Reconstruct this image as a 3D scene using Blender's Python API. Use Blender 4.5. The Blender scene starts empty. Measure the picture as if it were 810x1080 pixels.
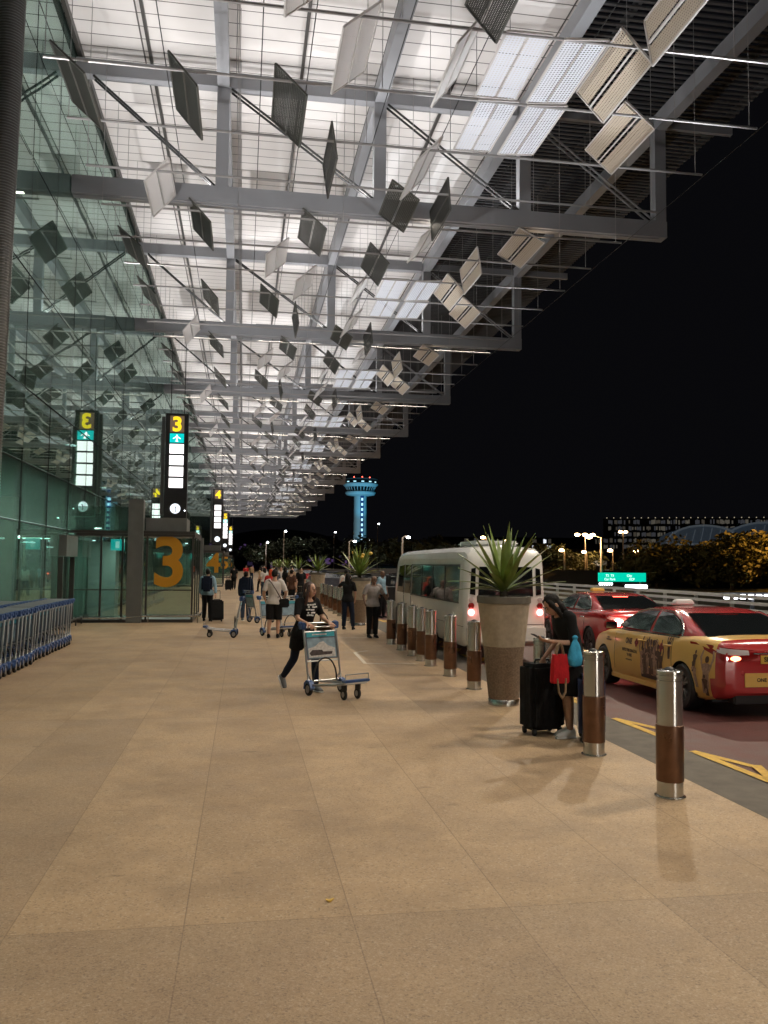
import bpy, bmesh, math, random
from mathutils import Vector, Matrix, noise
R = math.radians
PI = math.pi
SC = bpy.context.scene
COL = SC.collection
random.seed(7)

# ------------------------------------------------------------------ materials
def newmat(name):
    m = bpy.data.materials.new(name); m.use_nodes = True
    nt = m.node_tree; b = nt.nodes['Principled BSDF']
    return m, nt, b
def mat(name, col, rough=0.5, metal=0.0, spec=0.5, coat=0.0, vary=0.0, vscale=4.0, bump=0.0, bscale=60.0, alpha=None, rvary=0.0):
    m, nt, b = newmat(name)
    b.inputs['Base Color'].default_value = (*col, 1)
    b.inputs['Roughness'].default_value = rough
    b.inputs['Metallic'].default_value = metal
    b.inputs['Specular IOR Level'].default_value = spec
    b.inputs['Coat Weight'].default_value = coat
    b.inputs['Coat Roughness'].default_value = 0.05
    if vary or bump or rvary:
        tc = nt.nodes.new('ShaderNodeTexCoord')
    if vary:
        n = nt.nodes.new('ShaderNodeTexNoise'); n.inputs['Scale'].default_value = vscale; n.inputs['Detail'].default_value = 6
        nt.links.new(tc.outputs['Object'], n.inputs['Vector'])
        mr = nt.nodes.new('ShaderNodeMapRange'); mr.inputs[1].default_value = .25; mr.inputs[2].default_value = .75
        mr.inputs[3].default_value = 1 - vary; mr.inputs[4].default_value = 1 + vary
        nt.links.new(n.outputs['Fac'], mr.inputs[0])
        mx = nt.nodes.new('ShaderNodeMix'); mx.data_type = 'RGBA'; mx.blend_type = 'MULTIPLY'; mx.inputs[0].default_value = 1
        mx.inputs[6].default_value = (*col, 1)
        nt.links.new(mr.outputs[0], mx.inputs[7]); nt.links.new(mx.outputs[2], b.inputs['Base Color'])
    if rvary:
        n = nt.nodes.new('ShaderNodeTexNoise'); n.inputs['Scale'].default_value = 3; n.inputs['Detail'].default_value = 5
        nt.links.new(tc.outputs['Object'], n.inputs['Vector'])
        mr = nt.nodes.new('ShaderNodeMapRange'); mr.inputs[3].default_value = max(.03, rough - rvary); mr.inputs[4].default_value = rough + rvary
        nt.links.new(n.outputs['Fac'], mr.inputs[0]); nt.links.new(mr.outputs[0], b.inputs['Roughness'])
    if bump:
        n = nt.nodes.new('ShaderNodeTexNoise'); n.inputs['Scale'].default_value = bscale; n.inputs['Detail'].default_value = 4
        nt.links.new(tc.outputs['Object'], n.inputs['Vector'])
        bp = nt.nodes.new('ShaderNodeBump'); bp.inputs['Strength'].default_value = bump; bp.inputs['Distance'].default_value = .02
        nt.links.new(n.outputs['Fac'], bp.inputs['Height']); nt.links.new(bp.outputs[0], b.inputs['Normal'])
    return m
def emit(name, col, strength):
    m, nt, b = newmat(name)
    b.inputs['Base Color'].default_value = (*[c * .5 for c in col], 1)
    b.inputs['Emission Color'].default_value = (*col, 1)
    b.inputs['Emission Strength'].default_value = strength
    b.inputs['Roughness'].default_value = .3
    return m
M = {}
M['steel'] = mat('brushed_steel', (.50, .49, .47), .24, 1.0, rvary=.07)
M['tube'] = mat('trolley_tube', (.45, .45, .46), .28, .9)
for _n in ('steel',):
    _b = M[_n].node_tree.nodes['Principled BSDF']; _b.inputs['Anisotropic'].default_value = .8; _b.inputs['Anisotropic Rotation'].default_value = .25
M['copper'] = mat('brown_sleeve', (.165, .095, .064), .30, .9, rvary=.08, vary=.18, vscale=9)
M['black'] = mat('black_plastic', (.012, .012, .013), .45)
M['rubber'] = mat('black_rubber', (.014, .014, .014), .75)
M['white_steel'] = mat('grey_painted_steel', (.25, .255, .27), .5, vary=.07, vscale=1.2)
M['rod'] = mat('rail_steel', (.33, .32, .315), .4, .5)
M['dark_rod'] = mat('dark_cable', (.03, .03, .03), .5, .3)
M['louvre'] = mat('dark_louvre', (.075, .076, .08), .6, vary=.2, vscale=.6)
M['mullion'] = mat('dark_mullion', (.05, .046, .043), .4)
M['granite_col'] = mat('dark_stone', (.14, .145, .14), .45, vary=.15, vscale=3, bump=.1)
M['orange'] = mat('orange_vinyl', (.62, .29, .015), .5)
M['blue'] = mat('trolley_blue', (.04, .09, .24), .42, coat=.2, vary=.15, vscale=20)
M['board_teal'] = mat('board_teal', (.05, .33, .42), .4)
M['yellow_wrap'] = mat('taxi_yellow_wrap', (.76, .47, .125), .28, coat=.5, vary=.06, vscale=2)
M['red_paint'] = mat('taxi_red_paint', (.42, .028, .03), .22, coat=1.0, spec=.6)
M['bus_white'] = mat('bus_white_paint', (.84, .85, .83), .25, coat=.6, vary=.05, vscale=1.5, rvary=.06)
M['car_glass'] = mat('tinted_glass', (.008, .010, .011), .04, spec=.9, coat=.5)
M['chrome'] = mat('chrome', (.75, .75, .76), .12, 1)
M['rim'] = mat('wheel_rim', (.35, .35, .36), .35, .9)
M['plate'] = mat('plate_yellow', (.72, .46, .08), .45)
M['ad_brown'] = mat('ad_figure_brown', (.085, .04, .027), .4, vary=.6, vscale=26)
M['ad_dark'] = mat('ad_print_dark', (.03, .018, .014), .4)
M['ad_pale'] = mat('ad_figure_pale', (.38, .24, .18), .4, vary=.4, vscale=30)
M['ad_red'] = mat('ad_print_red', (.22, .01, .02), .4)
M['white_print'] = mat('white_print', (.75, .75, .74), .5)
M['lamp_red_off'] = mat('lamp_red_lens', (.25, .012, .012), .12, coat=1)
M['lamp_clear'] = mat('lamp_clear_lens', (.55, .5, .5), .12, coat=1)
M['lamp_red_on'] = emit('brake_lamp_lit', (1, .08, .05), 14)
M['lamp_red_hot'] = emit('brake_lamp_hot', (1, .40, .33), 14)
M['lamp_pink'] = emit('rear_lamp_lit', (1, .34, .32), 5)
M['lamp_orange'] = emit('lamp_orange_lit', (1, .28, .12), 6)
M['lamp_white'] = emit('lamp_white_lit', (1, .95, .9), 14)
M['planter_up'] = mat('planter_concrete', (.44, .37, .275), .8, vary=.16, vscale=14, bump=.35, bscale=120)
M['planter_low'] = mat('planter_gravel_brown', (.22, .155, .105), .85, vary=.4, vscale=45, bump=.6, bscale=140)
M['planter_rim'] = mat('planter_rim', (.16, .145, .12), .7, vary=.2, vscale=8)
M['soil'] = mat('soil', (.03, .022, .016), .95)
M['leaf'] = mat('agave_leaf', (.18, .25, .06), .36, vary=.4, vscale=5)
M['tree_leaf'] = mat('tree_leaf', (.075, .075, .022), .6, vary=.28, vscale=.5)
M['tree_leaf_shaded'] = mat('tree_leaf_shaded', (.034, .044, .022), .7, vary=.4, vscale=.8)  # leaf colour darkened to stand in for night shade on unlit trees
M['joint'] = mat('black_joint', (.010, .012, .011), .9, spec=.1)
M['bark'] = mat('bark', (.06, .045, .032), .9, vary=.3, vscale=6)
M['skin'] = mat('skin', (.50, .29, .20), .5, vary=.08, vscale=20)
M['skin_dark'] = mat('skin_dark', (.16, .085, .055), .5)
M['lips'] = mat('lips', (.35, .10, .09), .5)
M['eye'] = mat('eye_dark', (.02, .014, .012), .2)
M['hair_black'] = mat('hair_black', (.010, .008, .007), .6, spec=.2, vary=.4, vscale=40, bump=.5, bscale=90)
M['hair_brown'] = mat('hair_brown', (.045, .016, .012), .42, vary=.5, vscale=40, bump=.5, bscale=90)
def cloth(n, c, v=.2): M[n] = mat(n, c, .85, spec=.2, vary=v, vscale=12, bump=.25, bscale=35)
cloth('cloth_black', (.011, .011, .012)); cloth('cloth_navy', (.014, .022, .045)); cloth('cloth_white', (.66, .62, .60), .06)
cloth('cloth_grey', (.30, .27, .26)); cloth('cloth_lightblue', (.26, .40, .50)); cloth('cloth_denim', (.05, .075, .13))
cloth('cloth_red', (.50, .03, .03)); cloth('cloth_orange', (.55, .08, .03)); cloth('cloth_slate', (.12, .14, .17)); cloth('cloth_brown', (.10, .05, .035))
cloth('cloth_cyan', (.05, .33, .55)); cloth('bag_black', (.012, .012, .013), .3); cloth('bag_red', (.55, .022, .03)); cloth('cloth_tan', (.35, .25, .16))
M['leather_brown'] = mat('leather_brown', (.06, .03, .02), .4, vary=.2, vscale=10)
M['case_blue'] = mat('case_blue', (.014, .028, .085), .3, coat=.3)
M['shoe_white'] = mat('shoe_white', (.68, .68, .66), .6)
M['shoe_grey'] = mat('shoe_grey', (.16, .17, .18), .7)
M['yellow_paint'] = mat('yellow_road_paint', (.58, .36, .06), .75, vary=.25, vscale=14)
M['white_paint'] = mat('white_road_paint', (.62, .56, .47), .75, vary=.2, vscale=14)
M['sign_dark'] = mat('sign_case', (.035, .032, .034), .35)
M['sign_side'] = mat('sign_case_side', (.16, .155, .155), .4, .4)
M['sign_white'] = emit('sign_white_lit', (1, .97, .96), 1.6)
M['sign_yellow'] = emit('sign_yellow_lit', (1, .72, .02), 1.0)
M['sign_brown'] = emit('sign_brown_lit', (.30, .2, .12), .35)
M['sign_teal'] = emit('sign_teal_lit', (.0, .62, .60), .9)
M['sign_paleteal'] = emit('sign_pale_lit', (.5, .95, .92), 1.0)
M['sign_grey'] = emit('sign_grey_print', (.75, .72, .72), .8)
M['clock_face'] = emit('clock_face_lit', (.86, .93, 1), 1.3)
M['road_sign_green'] = emit('road_sign_green', (.0, .62, .42), .9)
M['road_sign_text'] = emit('road_sign_white', (.75, 1, .9), 1.2)
M['fence_white'] = mat('fence_painted_grey', (.74, .74, .72), .5)
M['lamp_warm'] = emit('street_lamp_warm', (1, .62, .28), 26)
M['lamp_cool'] = emit('street_lamp_cool', (.9, .95, 1), 22)
M['strip_white'] = emit('strip_light_white', (.92, .94, 1), 7)
M['pole'] = mat('lamp_pole', (.45, .38, .32), .5, .3)
M['concrete'] = mat('concrete', (.28, .27, .25), .85, vary=.15, vscale=1)
M['dark_wall'] = mat('dark_wall', (.05, .05, .052), .8, vary=.3, vscale=.3)
M['tower_shaft'] = mat('tower_concrete', (.45, .47, .48), .7, vary=.06, vscale=.1)
M['tower_win'] = emit('tower_window_lit', (.55, .9, 1), 1.0)
M['tower_strip'] = mat('tower_strip', (.02, .06, .2), .3)
M['cctv'] = mat('camera_housing', (.03, .03, .03), .3)
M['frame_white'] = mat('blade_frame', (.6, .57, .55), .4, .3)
M['frame_shaded'] = mat('blade_frame_shaded', (.10, .10, .09), .45, .4)  # frame copy darkened along with the shaded sheets

def perforated(name, col, period, hole, rough=.5, metal=0.0):
    """metal sheet pierced by a square grid of round holes, in the blade's own coordinates"""
    m, nt, b = newmat(name); L = nt.links.new; N = nt.nodes.new
    b.inputs['Base Color'].default_value = (*col, 1); b.inputs['Roughness'].default_value = rough; b.inputs['Metallic'].default_value = metal
    tc = N('ShaderNodeTexCoord'); sx = N('ShaderNodeSeparateXYZ'); L(tc.outputs['Object'], sx.inputs[0])
    def cell(o):
        a = N('ShaderNodeMath'); a.operation = 'DIVIDE'; L(o, a.inputs[0]); a.inputs[1].default_value = period
        f = N('ShaderNodeMath'); f.operation = 'FRACT'; L(a.outputs[0], f.inputs[0])
        s = N('ShaderNodeMath'); s.operation = 'SUBTRACT'; L(f.outputs[0], s.inputs[0]); s.inputs[1].default_value = .5
        q = N('ShaderNodeMath'); q.operation = 'MULTIPLY'; L(s.outputs[0], q.inputs[0]); L(s.outputs[0], q.inputs[1])
        return q.outputs[0]
    a = N('ShaderNodeMath'); a.operation = 'ADD'; L(cell(sx.outputs[0]), a.inputs[0]); L(cell(sx.outputs[1]), a.inputs[1])
    t = N('ShaderNodeMath'); t.operation = 'LESS_THAN'; L(a.outputs[0], t.inputs[0]); t.inputs[1].default_value = hole * hole
    tr = N('ShaderNodeBsdfTransparent'); mx = N('ShaderNodeMixShader')
    L(t.outputs[0], mx.inputs[0]); L(b.outputs[0], mx.inputs[1]); L(tr.outputs[0], mx.inputs[2])
    L(mx.outputs[0], nt.nodes['Material Output'].inputs[0])
    return m
M['perf_shaded'] = perforated('perforated_shaded', (.030, .029, .025), .05, .25, .5, .2)  # blade sheet copy with the shade of an unlit underside in its colour
M['perf_lit'] = perforated('perforated_lit', (.74, .71, .69), .05, .22)  # copy for undersides facing the light, brightness put into the colour
M['perf_bounce_lit'] = perforated('perforated_bounce_lit', (.50, .42, .33), .06, .24)  # copy with warm bounce from the floor put into the colour
M['perf_bright_lit'] = perforated('perforated_bright_lit', (.80, .82, .88), .075, .30, .3, .3)  # copy with extra brightness of spotlit blades put into the colour

def glass_mat(name, tint, refl, base=.34, wob=.0):
    m, nt, b = newmat(name); L = nt.links.new; N = nt.nodes.new
    nt.nodes.remove(b)
    tr = N('ShaderNodeBsdfTransparent'); tr.inputs[0].default_value = (*tint, 1)
    gl = N('ShaderNodeBsdfGlossy'); gl.inputs[0].default_value = (*refl, 1); gl.inputs['Roughness'].default_value = .015
    df = N('ShaderNodeBsdfDiffuse'); df.inputs[0].default_value = (.17, .27, .235, 1)
    fr = N('ShaderNodeFresnel'); fr.inputs[0].default_value = 1.5
    mr = N('ShaderNodeMapRange'); mr.inputs[1].default_value = .0; mr.inputs[2].default_value = .7; mr.inputs[3].default_value = base; mr.inputs[4].default_value = .80
    L(fr.outputs[0], mr.inputs[0])
    m1 = N('ShaderNodeMixShader'); m1.inputs[0].default_value = .20; L(tr.outputs[0], m1.inputs[1]); L(df.outputs[0], m1.inputs[2])
    m2 = N('ShaderNodeMixShader'); L(mr.outputs[0], m2.inputs[0]); L(m1.outputs[0], m2.inputs[1]); L(gl.outputs[0], m2.inputs[2])
    L(m2.outputs[0], nt.nodes['Material Output'].inputs[0])
    if wob:
        tc = N('ShaderNodeTexCoord'); n = N('ShaderNodeTexNoise'); n.inputs['Scale'].default_value = .45; n.inputs['Detail'].default_value = 1
        L(tc.outputs['Object'], n.inputs['Vector'])
        bp = N('ShaderNodeBump'); bp.inputs['Strength'].default_value = 1; bp.inputs['Distance'].default_value = wob
        L(n.outputs['Fac'], bp.inputs['Height']); L(bp.outputs[0], gl.inputs['Normal'])
    return m
M['glass'] = glass_mat('green_facade_glass', (.74, .88, .82), (.72, .90, .83), .28, .003)
M['glass_box'] = glass_mat('green_door_glass', (.78, .90, .85), (.68, .80, .76), .12, .002)

def ceiling_mat():
    m, nt, b = newmat('white_ceiling_panels'); L = nt.links.new; N = nt.nodes.new
    tc = N('ShaderNodeTexCoord'); sx = N('ShaderNodeSeparateXYZ'); L(tc.outputs['Object'], sx.inputs[0])
    def line(o, period, wid, off=0.):
        a = N('ShaderNodeMath'); a.operation = 'ADD'; L(o, a.inputs[0]); a.inputs[1].default_value = 1000 * period + off
        d = N('ShaderNodeMath'); d.operation = 'DIVIDE'; L(a.outputs[0], d.inputs[0]); d.inputs[1].default_value = period
        f = N('ShaderNodeMath'); f.operation = 'FRACT'; L(d.outputs[0], f.inputs[0])
        t = N('ShaderNodeMath'); t.operation = 'LESS_THAN'; L(f.outputs[0], t.inputs[0]); t.inputs[1].default_value = wid / period
        return t.outputs[0]
    def mx(a, c):
        x = N('ShaderNodeMath'); x.operation = 'MAXIMUM'; L(a, x.inputs[0]); L(c, x.inputs[1]); return x.outputs[0]
    ln = mx(line(sx.outputs[1], .62, .035), line(sx.outputs[0], 2.42, .05, .9))
    n = N('ShaderNodeTexNoise'); n.inputs['Scale'].default_value = .35; n.inputs['Detail'].default_value = 4; L(tc.outputs['Object'], n.inputs['Vector'])
    cr = N('ShaderNodeValToRGB'); cr.color_ramp.elements[0].position = .3; cr.color_ramp.elements[0].color = (.66, .63, .61, 1)
    cr.color_ramp.elements[1].position = .7; cr.color_ramp.elements[1].color = (.80, .77, .75, 1); L(n.outputs['Fac'], cr.inputs[0])
    mi = N('ShaderNodeMix'); mi.data_type = 'RGBA'; L(ln, mi.inputs[0]); L(cr.outputs[0], mi.inputs[6]); mi.inputs[7].default_value = (.10, .09, .085, 1)
    L(mi.outputs[2], b.inputs['Base Color']); b.inputs['Roughness'].default_value = .6
    return m
M['ceiling'] = ceiling_mat()

def paving_mat():
    """flame-finished tan granite: speckle, stains and fine joints between long slabs"""
    m, nt, b = newmat('tan_granite_paving'); L = nt.links.new; N = nt.nodes.new
    tc = N('ShaderNodeTexCoord'); sx = N('ShaderNodeSeparateXYZ'); L(tc.outputs['Object'], sx.inputs[0])
    def math_(op, a, b_=None, v=None):
        x = N('ShaderNodeMath'); x.operation = op
        L(a, x.inputs[0]) if hasattr(a, 'links') else setattr(x.inputs[0], 'default_value', a)
        if b_ is not None: L(b_, x.inputs[1])
        if v is not None: x.inputs[1].default_value = v
        return x.outputs[0]
    # slab indices
    PX, PY = .885, 6.14
    ux = math_('DIVIDE', math_('ADD', sx.outputs[0], v=.27 + PX * 100), v=PX)
    uy = math_('DIVIDE', math_('ADD', sx.outputs[1], v=-4.7 + PY * 100), v=PY)
    fx, fy = math_('FRACT', ux), math_('FRACT', uy)
    ix, iy = math_('FLOOR', ux), math_('FLOOR', uy)
    lx = math_('LESS_THAN', fx, v=.007 / PX); ly = math_('LESS_THAN', fy, v=.008 / PY)
    jn = math_('MAXIMUM', lx, ly)
    cv = N('ShaderNodeCombineXYZ'); L(ix, cv.inputs[0]); L(iy, cv.inputs[1])
    wn = N('ShaderNodeTexWhiteNoise'); wn.noise_dimensions = '2D'; L(cv.outputs[0], wn.inputs['Vector'])
    def noise_(scale, det=5, rough=.6):
        n = N('ShaderNodeTexNoise'); n.inputs['Scale'].default_value = scale; n.inputs['Detail'].default_value = det; n.inputs['Roughness'].default_value = rough
        L(tc.outputs['Object'], n.inputs['Vector']); return n.outputs['Fac']
    big = noise_(.35, 5); mid = noise_(2.2, 6); fine = noise_(26, 4, .75); grit = noise_(90, 3, .8)
    cr = N('ShaderNodeValToRGB'); e = cr.color_ramp.elements
    e[0].position = .32; e[0].color = (.27, .18, .102, 1); e[1].position = .68; e[1].color = (.51, .36, .215, 1)
    s = math_('ADD', math_('MULTIPLY', big, v=.35), math_('MULTIPLY', mid, v=.36))
    s = math_('ADD', s, math_('MULTIPLY', fine, v=.20)); s = math_('ADD', s, math_('MULTIPLY', grit, v=.15))
    s = math_('ADD', s, math_('MULTIPLY', math_('SUBTRACT', wn.outputs['Value'], v=.5), v=.13))
    L(s, cr.inputs[0])
    # pale and dark grit speckles
    vo = N('ShaderNodeTexVoronoi'); vo.inputs['Scale'].default_value = 95; L(tc.outputs['Object'], vo.inputs['Vector'])
    sp = N('ShaderNodeSeparateColor'); L(vo.outputs['Color'], sp.inputs[0])
    pale = math_('MULTIPLY', math_('GREATER_THAN', sp.outputs[0], v=.90), v=.30)
    dark = math_('MULTIPLY', math_('LESS_THAN', sp.outputs[0], v=.10), v=.35)
    m1 = N('ShaderNodeMix'); m1.data_type = 'RGBA'; L(pale, m1.inputs[0]); L(cr.outputs[0], m1.inputs[6]); m1.inputs[7].default_value = (.62, .52, .40, 1)
    m2 = N('ShaderNodeMix'); m2.data_type = 'RGBA'; L(dark, m2.inputs[0]); L(m1.outputs[2], m2.inputs[6]); m2.inputs[7].default_value = (.07, .045, .03, 1)
    # scuffs: small dark stretched stains
    mp = N('ShaderNodeMapping'); mp.inputs['Scale'].default_value = (1.1, 2.6, 1); mp.inputs['Rotation'].default_value = (0, 0, .5); L(tc.outputs['Object'], mp.inputs[0])
    ns = N('ShaderNodeTexNoise'); ns.inputs['Scale'].default_value = 2.6; ns.inputs['Detail'].default_value = 3; L(mp.outputs[0], ns.inputs['Vector'])
    st = N('ShaderNodeMapRange'); st.inputs[1].default_value = .66; st.inputs[2].default_value = .76; st.inputs[3].default_value = 0; st.inputs[4].default_value = .55; L(ns.outputs['Fac'], st.inputs[0])
    m3 = N('ShaderNodeMix'); m3.data_type = 'RGBA'; L(st.outputs[0], m3.inputs[0]); L(m2.outputs[2], m3.inputs[6]); m3.inputs[7].default_value = (.13, .085, .055, 1)
    m4 = N('ShaderNodeMix'); m4.data_type = 'RGBA'; L(math_('MULTIPLY', jn, v=.46), m4.inputs[0]); L(m3.outputs[2], m4.inputs[6]); m4.inputs[7].default_value = (.10, .06, .035, 1)
    # broad worn patches and old gum spots
    vg = N('ShaderNodeTexVoronoi'); vg.inputs['Scale'].default_value = 1.15; L(tc.outputs['Object'], vg.inputs['Vector'])
    gs = N('ShaderNodeSeparateColor'); L(vg.outputs['Color'], gs.inputs[0])
    gum = math_('MULTIPLY', math_('LESS_THAN', vg.outputs['Distance'], math_('MULTIPLY', gs.outputs[1], v=.040)), v=.55)
    pt = N('ShaderNodeMapRange'); pt.inputs[1].default_value = .44; pt.inputs[2].default_value = .70; pt.inputs[3].default_value = 0; pt.inputs[4].default_value = .42; L(noise_(.9, 6, .7), pt.inputs[0])
    m5 = N('ShaderNodeMix'); m5.data_type = 'RGBA'; L(math_('MAXIMUM', gum, pt.outputs[0]), m5.inputs[0]); L(m4.outputs[2], m5.inputs[6]); m5.inputs[7].default_value = (.15, .095, .058, 1)
    # coarser, darker stone in the cross band and along the wall
    band = math_('MAXIMUM', math_('LESS_THAN', sx.outputs[1], v=4.7), math_('MULTIPLY', math_('LESS_THAN', sx.outputs[0], v=-1.155), math_('LESS_THAN', sx.outputs[1], v=10.84)))
    vc = N('ShaderNodeTexVoronoi'); vc.inputs['Scale'].default_value = 120; L(tc.outputs['Object'], vc.inputs['Vector'])
    cc_ = N('ShaderNodeSeparateColor'); L(vc.outputs['Color'], cc_.inputs[0])
    cg = N('ShaderNodeValToRGB'); cg.color_ramp.elements[0].position = .1; cg.color_ramp.elements[0].color = (.17, .115, .075, 1); cg.color_ramp.elements[1].position = .95; cg.color_ramp.elements[1].color = (.46, .35, .25, 1); L(cc_.outputs[0], cg.inputs[0])
    m6 = N('ShaderNodeMix'); m6.data_type = 'RGBA'; L(math_('MULTIPLY', band, v=.30), m6.inputs[0]); L(m5.outputs[2], m6.inputs[6]); L(cg.outputs[0], m6.inputs[7])
    L(m6.outputs[2], b.inputs['Base Color'])
    rr = N('ShaderNodeMapRange'); rr.inputs[3].default_value = .36; rr.inputs[4].default_value = .72; L(mid, rr.inputs[0]); L(rr.outputs[0], b.inputs['Roughness'])
    b.inputs['Specular IOR Level'].default_value = .35
    h = math_('SUBTRACT', math_('ADD', math_('MULTIPLY', fine, v=.6), grit), math_('MULTIPLY', jn, v=2.))
    bp = N('ShaderNodeBump'); bp.inputs['Strength'].default_value = .45; bp.inputs['Distance'].default_value = .006; L(h, bp.inputs['Height']); L(bp.outputs[0], b.inputs['Normal'])
    return m
M['paving'] = paving_mat()
M['strip'] = mat('kerb_strip_concrete', (.12, .103, .082), .8, vary=.25, vscale=5, bump=.4, bscale=80)
M['red_road'] = mat('red_road_surface', (.085, .023, .018), .55, vary=.3, vscale=3, bump=.5, bscale=90, rvary=.12)
M['asphalt'] = mat('asphalt', (.045, .04, .038), .7, vary=.3, vscale=4, bump=.5, bscale=90)
M['earth'] = mat('dark_grass_ground', (.03, .034, .02), .95, vary=.4, vscale=.4)
M['hall_floor'] = mat('hall_floor', (.25, .24, .22), .3)
M['hall_wall'] = mat('hall_wall', (.36, .40, .385), .6, vary=.2, vscale=.12)
M['hall_lamp'] = emit('hall_lamp', (.8, .9, 1), 6)

# ------------------------------------------------------------------ mesh builder
TS = bpy.data.scenes.new('workshop')     # a scene of its own for shaping meshes, removed at the end
def shaped(o):
    TS.collection.objects.link(o); TS.view_layers[0].update(); dg = TS.view_layers[0].depsgraph; dg.update()
    return bpy.data.meshes.new_from_object(o.evaluated_get(dg), depsgraph=dg)
class MB:
    def __init__(s): s.v = []; s.f = []; s.m = []
    def add(s, vs, fs, mi=0):
        o = len(s.v); s.v += [tuple(p) for p in vs]; s.f += [tuple(i + o for i in f) for f in fs]; s.m += [mi] * len(fs); return s
    def box(s, c, d, mi=0, rot=None):
        hx, hy, hz = d[0] / 2, d[1] / 2, d[2] / 2
        vs = [Vector((x, y, z)) for z in (-hz, hz) for y in (-hy, hy) for x in (-hx, hx)]
        if rot is not None: vs = [rot @ p for p in vs]
        c = Vector(c)
        return s.add([p + c for p in vs], [(0, 2, 3, 1), (4, 5, 7, 6), (0, 1, 5, 4), (2, 6, 7, 3), (0, 4, 6, 2), (1, 3, 7, 5)], mi)
    def bar(s, a, b, w, h, mi=0):
        a, b = Vector(a), Vector(b); d = (b - a); l = d.length; d.normalize()
        up = Vector((0, 0, 1)) if abs(d.z) < .9 else Vector((0, 1, 0))
        x = d.cross(up).normalized(); z = x.cross(d)
        rot = Matrix((x, d, z)).transposed()
        return s.box((a + b) / 2, (w, l, h), mi, rot)
    def tube(s, pts, r, n=8, mi=0, cap=True, flat=1.0):
        pts = [Vector(p) for p in pts]; k = len(pts)
        rs = r if isinstance(r, (list, tuple)) else [r] * k
        prev = None; rings = []
        for i, p in enumerate(pts):
            d = (pts[min(i + 1, k - 1)] - pts[max(i - 1, 0)]).normalized()
            if prev is None:
                up = Vector((0, 0, 1)) if abs(d.z) < .9 else Vector((0, 1, 0))
                x = d.cross(up).normalized()
            else:
                x = (prev - d * prev.dot(d)).normalized()
            prev = x; y = d.cross(x)
            rings.append([p + (x * math.cos(2 * PI * j / n) + y * math.sin(2 * PI * j / n) * flat) * rs[i] for j in range(n)])
        return s.loft(rings, mi, cap)
    def loft(s, rings, mi=0, cap=True, closed=True):
        n = len(rings[0]); vs = [p for r in rings for p in r]; fs = []
        for i in range(len(rings) - 1):
            for j in range(n if closed else n - 1):
                a, b = i * n + j, i * n + (j + 1) % n
                fs.append((a, b, b + n, a + n))
        if cap:
            fs.append(tuple(range(n - 1, -1, -1))); o = (len(rings) - 1) * n; fs.append(tuple(range(o, o + n)))
        return s.add(vs, fs, mi)
    def lathe(s, prof, n=24, c=(0, 0, 0), axis='z', mi=0, cap=True):
        rings = []
        for r, h in prof:
            ring = []
            for j in range(n):
                a = 2 * PI * j / n; u, w = r * math.cos(a), r * math.sin(a)
                p = (u, w, h) if axis == 'z' else ((h, u, w) if axis == 'x' else (w, h, u))
                ring.append((p[0] + c[0], p[1] + c[1], p[2] + c[2]))
            rings.append(ring)
        return s.loft(rings, mi, cap)
    def ball(s, c, r, n=12, k=8, mi=0, mtx=None):
        rx, ry, rz = r if isinstance(r, (list, tuple)) else (r, r, r); c = Vector(c)
        vs = []; fs = []
        for i in range(1, k):
            t = PI * i / k
            for j in range(n):
                a = 2 * PI * j / n
                vs.append(Vector((rx * math.sin(t) * math.cos(a), ry * math.sin(t) * math.sin(a), -rz * math.cos(t))))
        for i in range(k - 2):
            for j in range(n):
                a, b = i * n + j, i * n + (j + 1) % n; fs.append((a, b, b + n, a + n))
        vs += [Vector((0, 0, -rz)), Vector((0, 0, rz))]; b0 = len(vs) - 2
        for j in range(n):
            fs.append((b0, (j + 1) % n, j)); o = (k - 2) * n; fs.append((b0 + 1, o + j, o + (j + 1) % n))
        if mtx is not None: vs = [mtx @ p for p in vs]
        return s.add([p + c for p in vs], fs, mi)
    def prism(s, poly, fn, t0, t1, mi=0):
        """polygon (a,b) extruded from t0 to t1; fn(a,b,t) gives the point"""
        n = len(poly)
        vs = [fn(a, b, t0) for a, b in poly] + [fn(a, b, t1) for a, b in poly]
        fs = [tuple(range(n - 1, -1, -1)), tuple(range(n, 2 * n))] + [(j, (j + 1) % n, n + (j + 1) % n, n + j) for j in range(n)]
        return s.add(vs, fs, mi)
    def quad(s, a, b, c, d, mi=0): return s.add([a, b, c, d], [(0, 1, 2, 3)], mi)
    def mesh(s, name, mats, smooth=None, bevel=0):
        me = bpy.data.meshes.new(name); me.from_pydata(s.v, [], s.f); me.update()
        for m_ in (mats if isinstance(mats, (list, tuple)) else [mats]): me.materials.append(M[m_] if isinstance(m_, str) else m_)
        for p, mi in zip(me.polygons, s.m): p.material_index = mi
        bm = bmesh.new(); bm.from_mesh(me); bmesh.ops.recalc_face_normals(bm, faces=bm.faces)
        if bevel:
            ed = [e for e in bm.edges if len(e.link_faces) == 2 and e.calc_face_angle(0) > R(40)]
            bmesh.ops.bevel(bm, geom=ed, offset=bevel, segments=2, affect='EDGES', clamp_overlap=True)
        bm.to_mesh(me); bm.free()
        if smooth:
            for p in me.polygons: p.use_smooth = True
            me.set_sharp_from_angle(angle=R(smooth))
        return me
    def build(s, name, mats, parent=None, smooth=None, bevel=0):
        return link(name, s.mesh(name, mats, smooth, bevel), parent)
def link(name, data, parent=None):
    o = bpy.data.objects.new(name, data); COL.objects.link(o)
    if parent is not None: o.parent = parent
    return o
def tag(o, label=None, cat=None, group=None, kind=None):
    if label: o['label'] = label
    if cat: o['category'] = cat
    if group: o['group'] = group
    if kind: o['kind'] = kind
    return o
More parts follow.
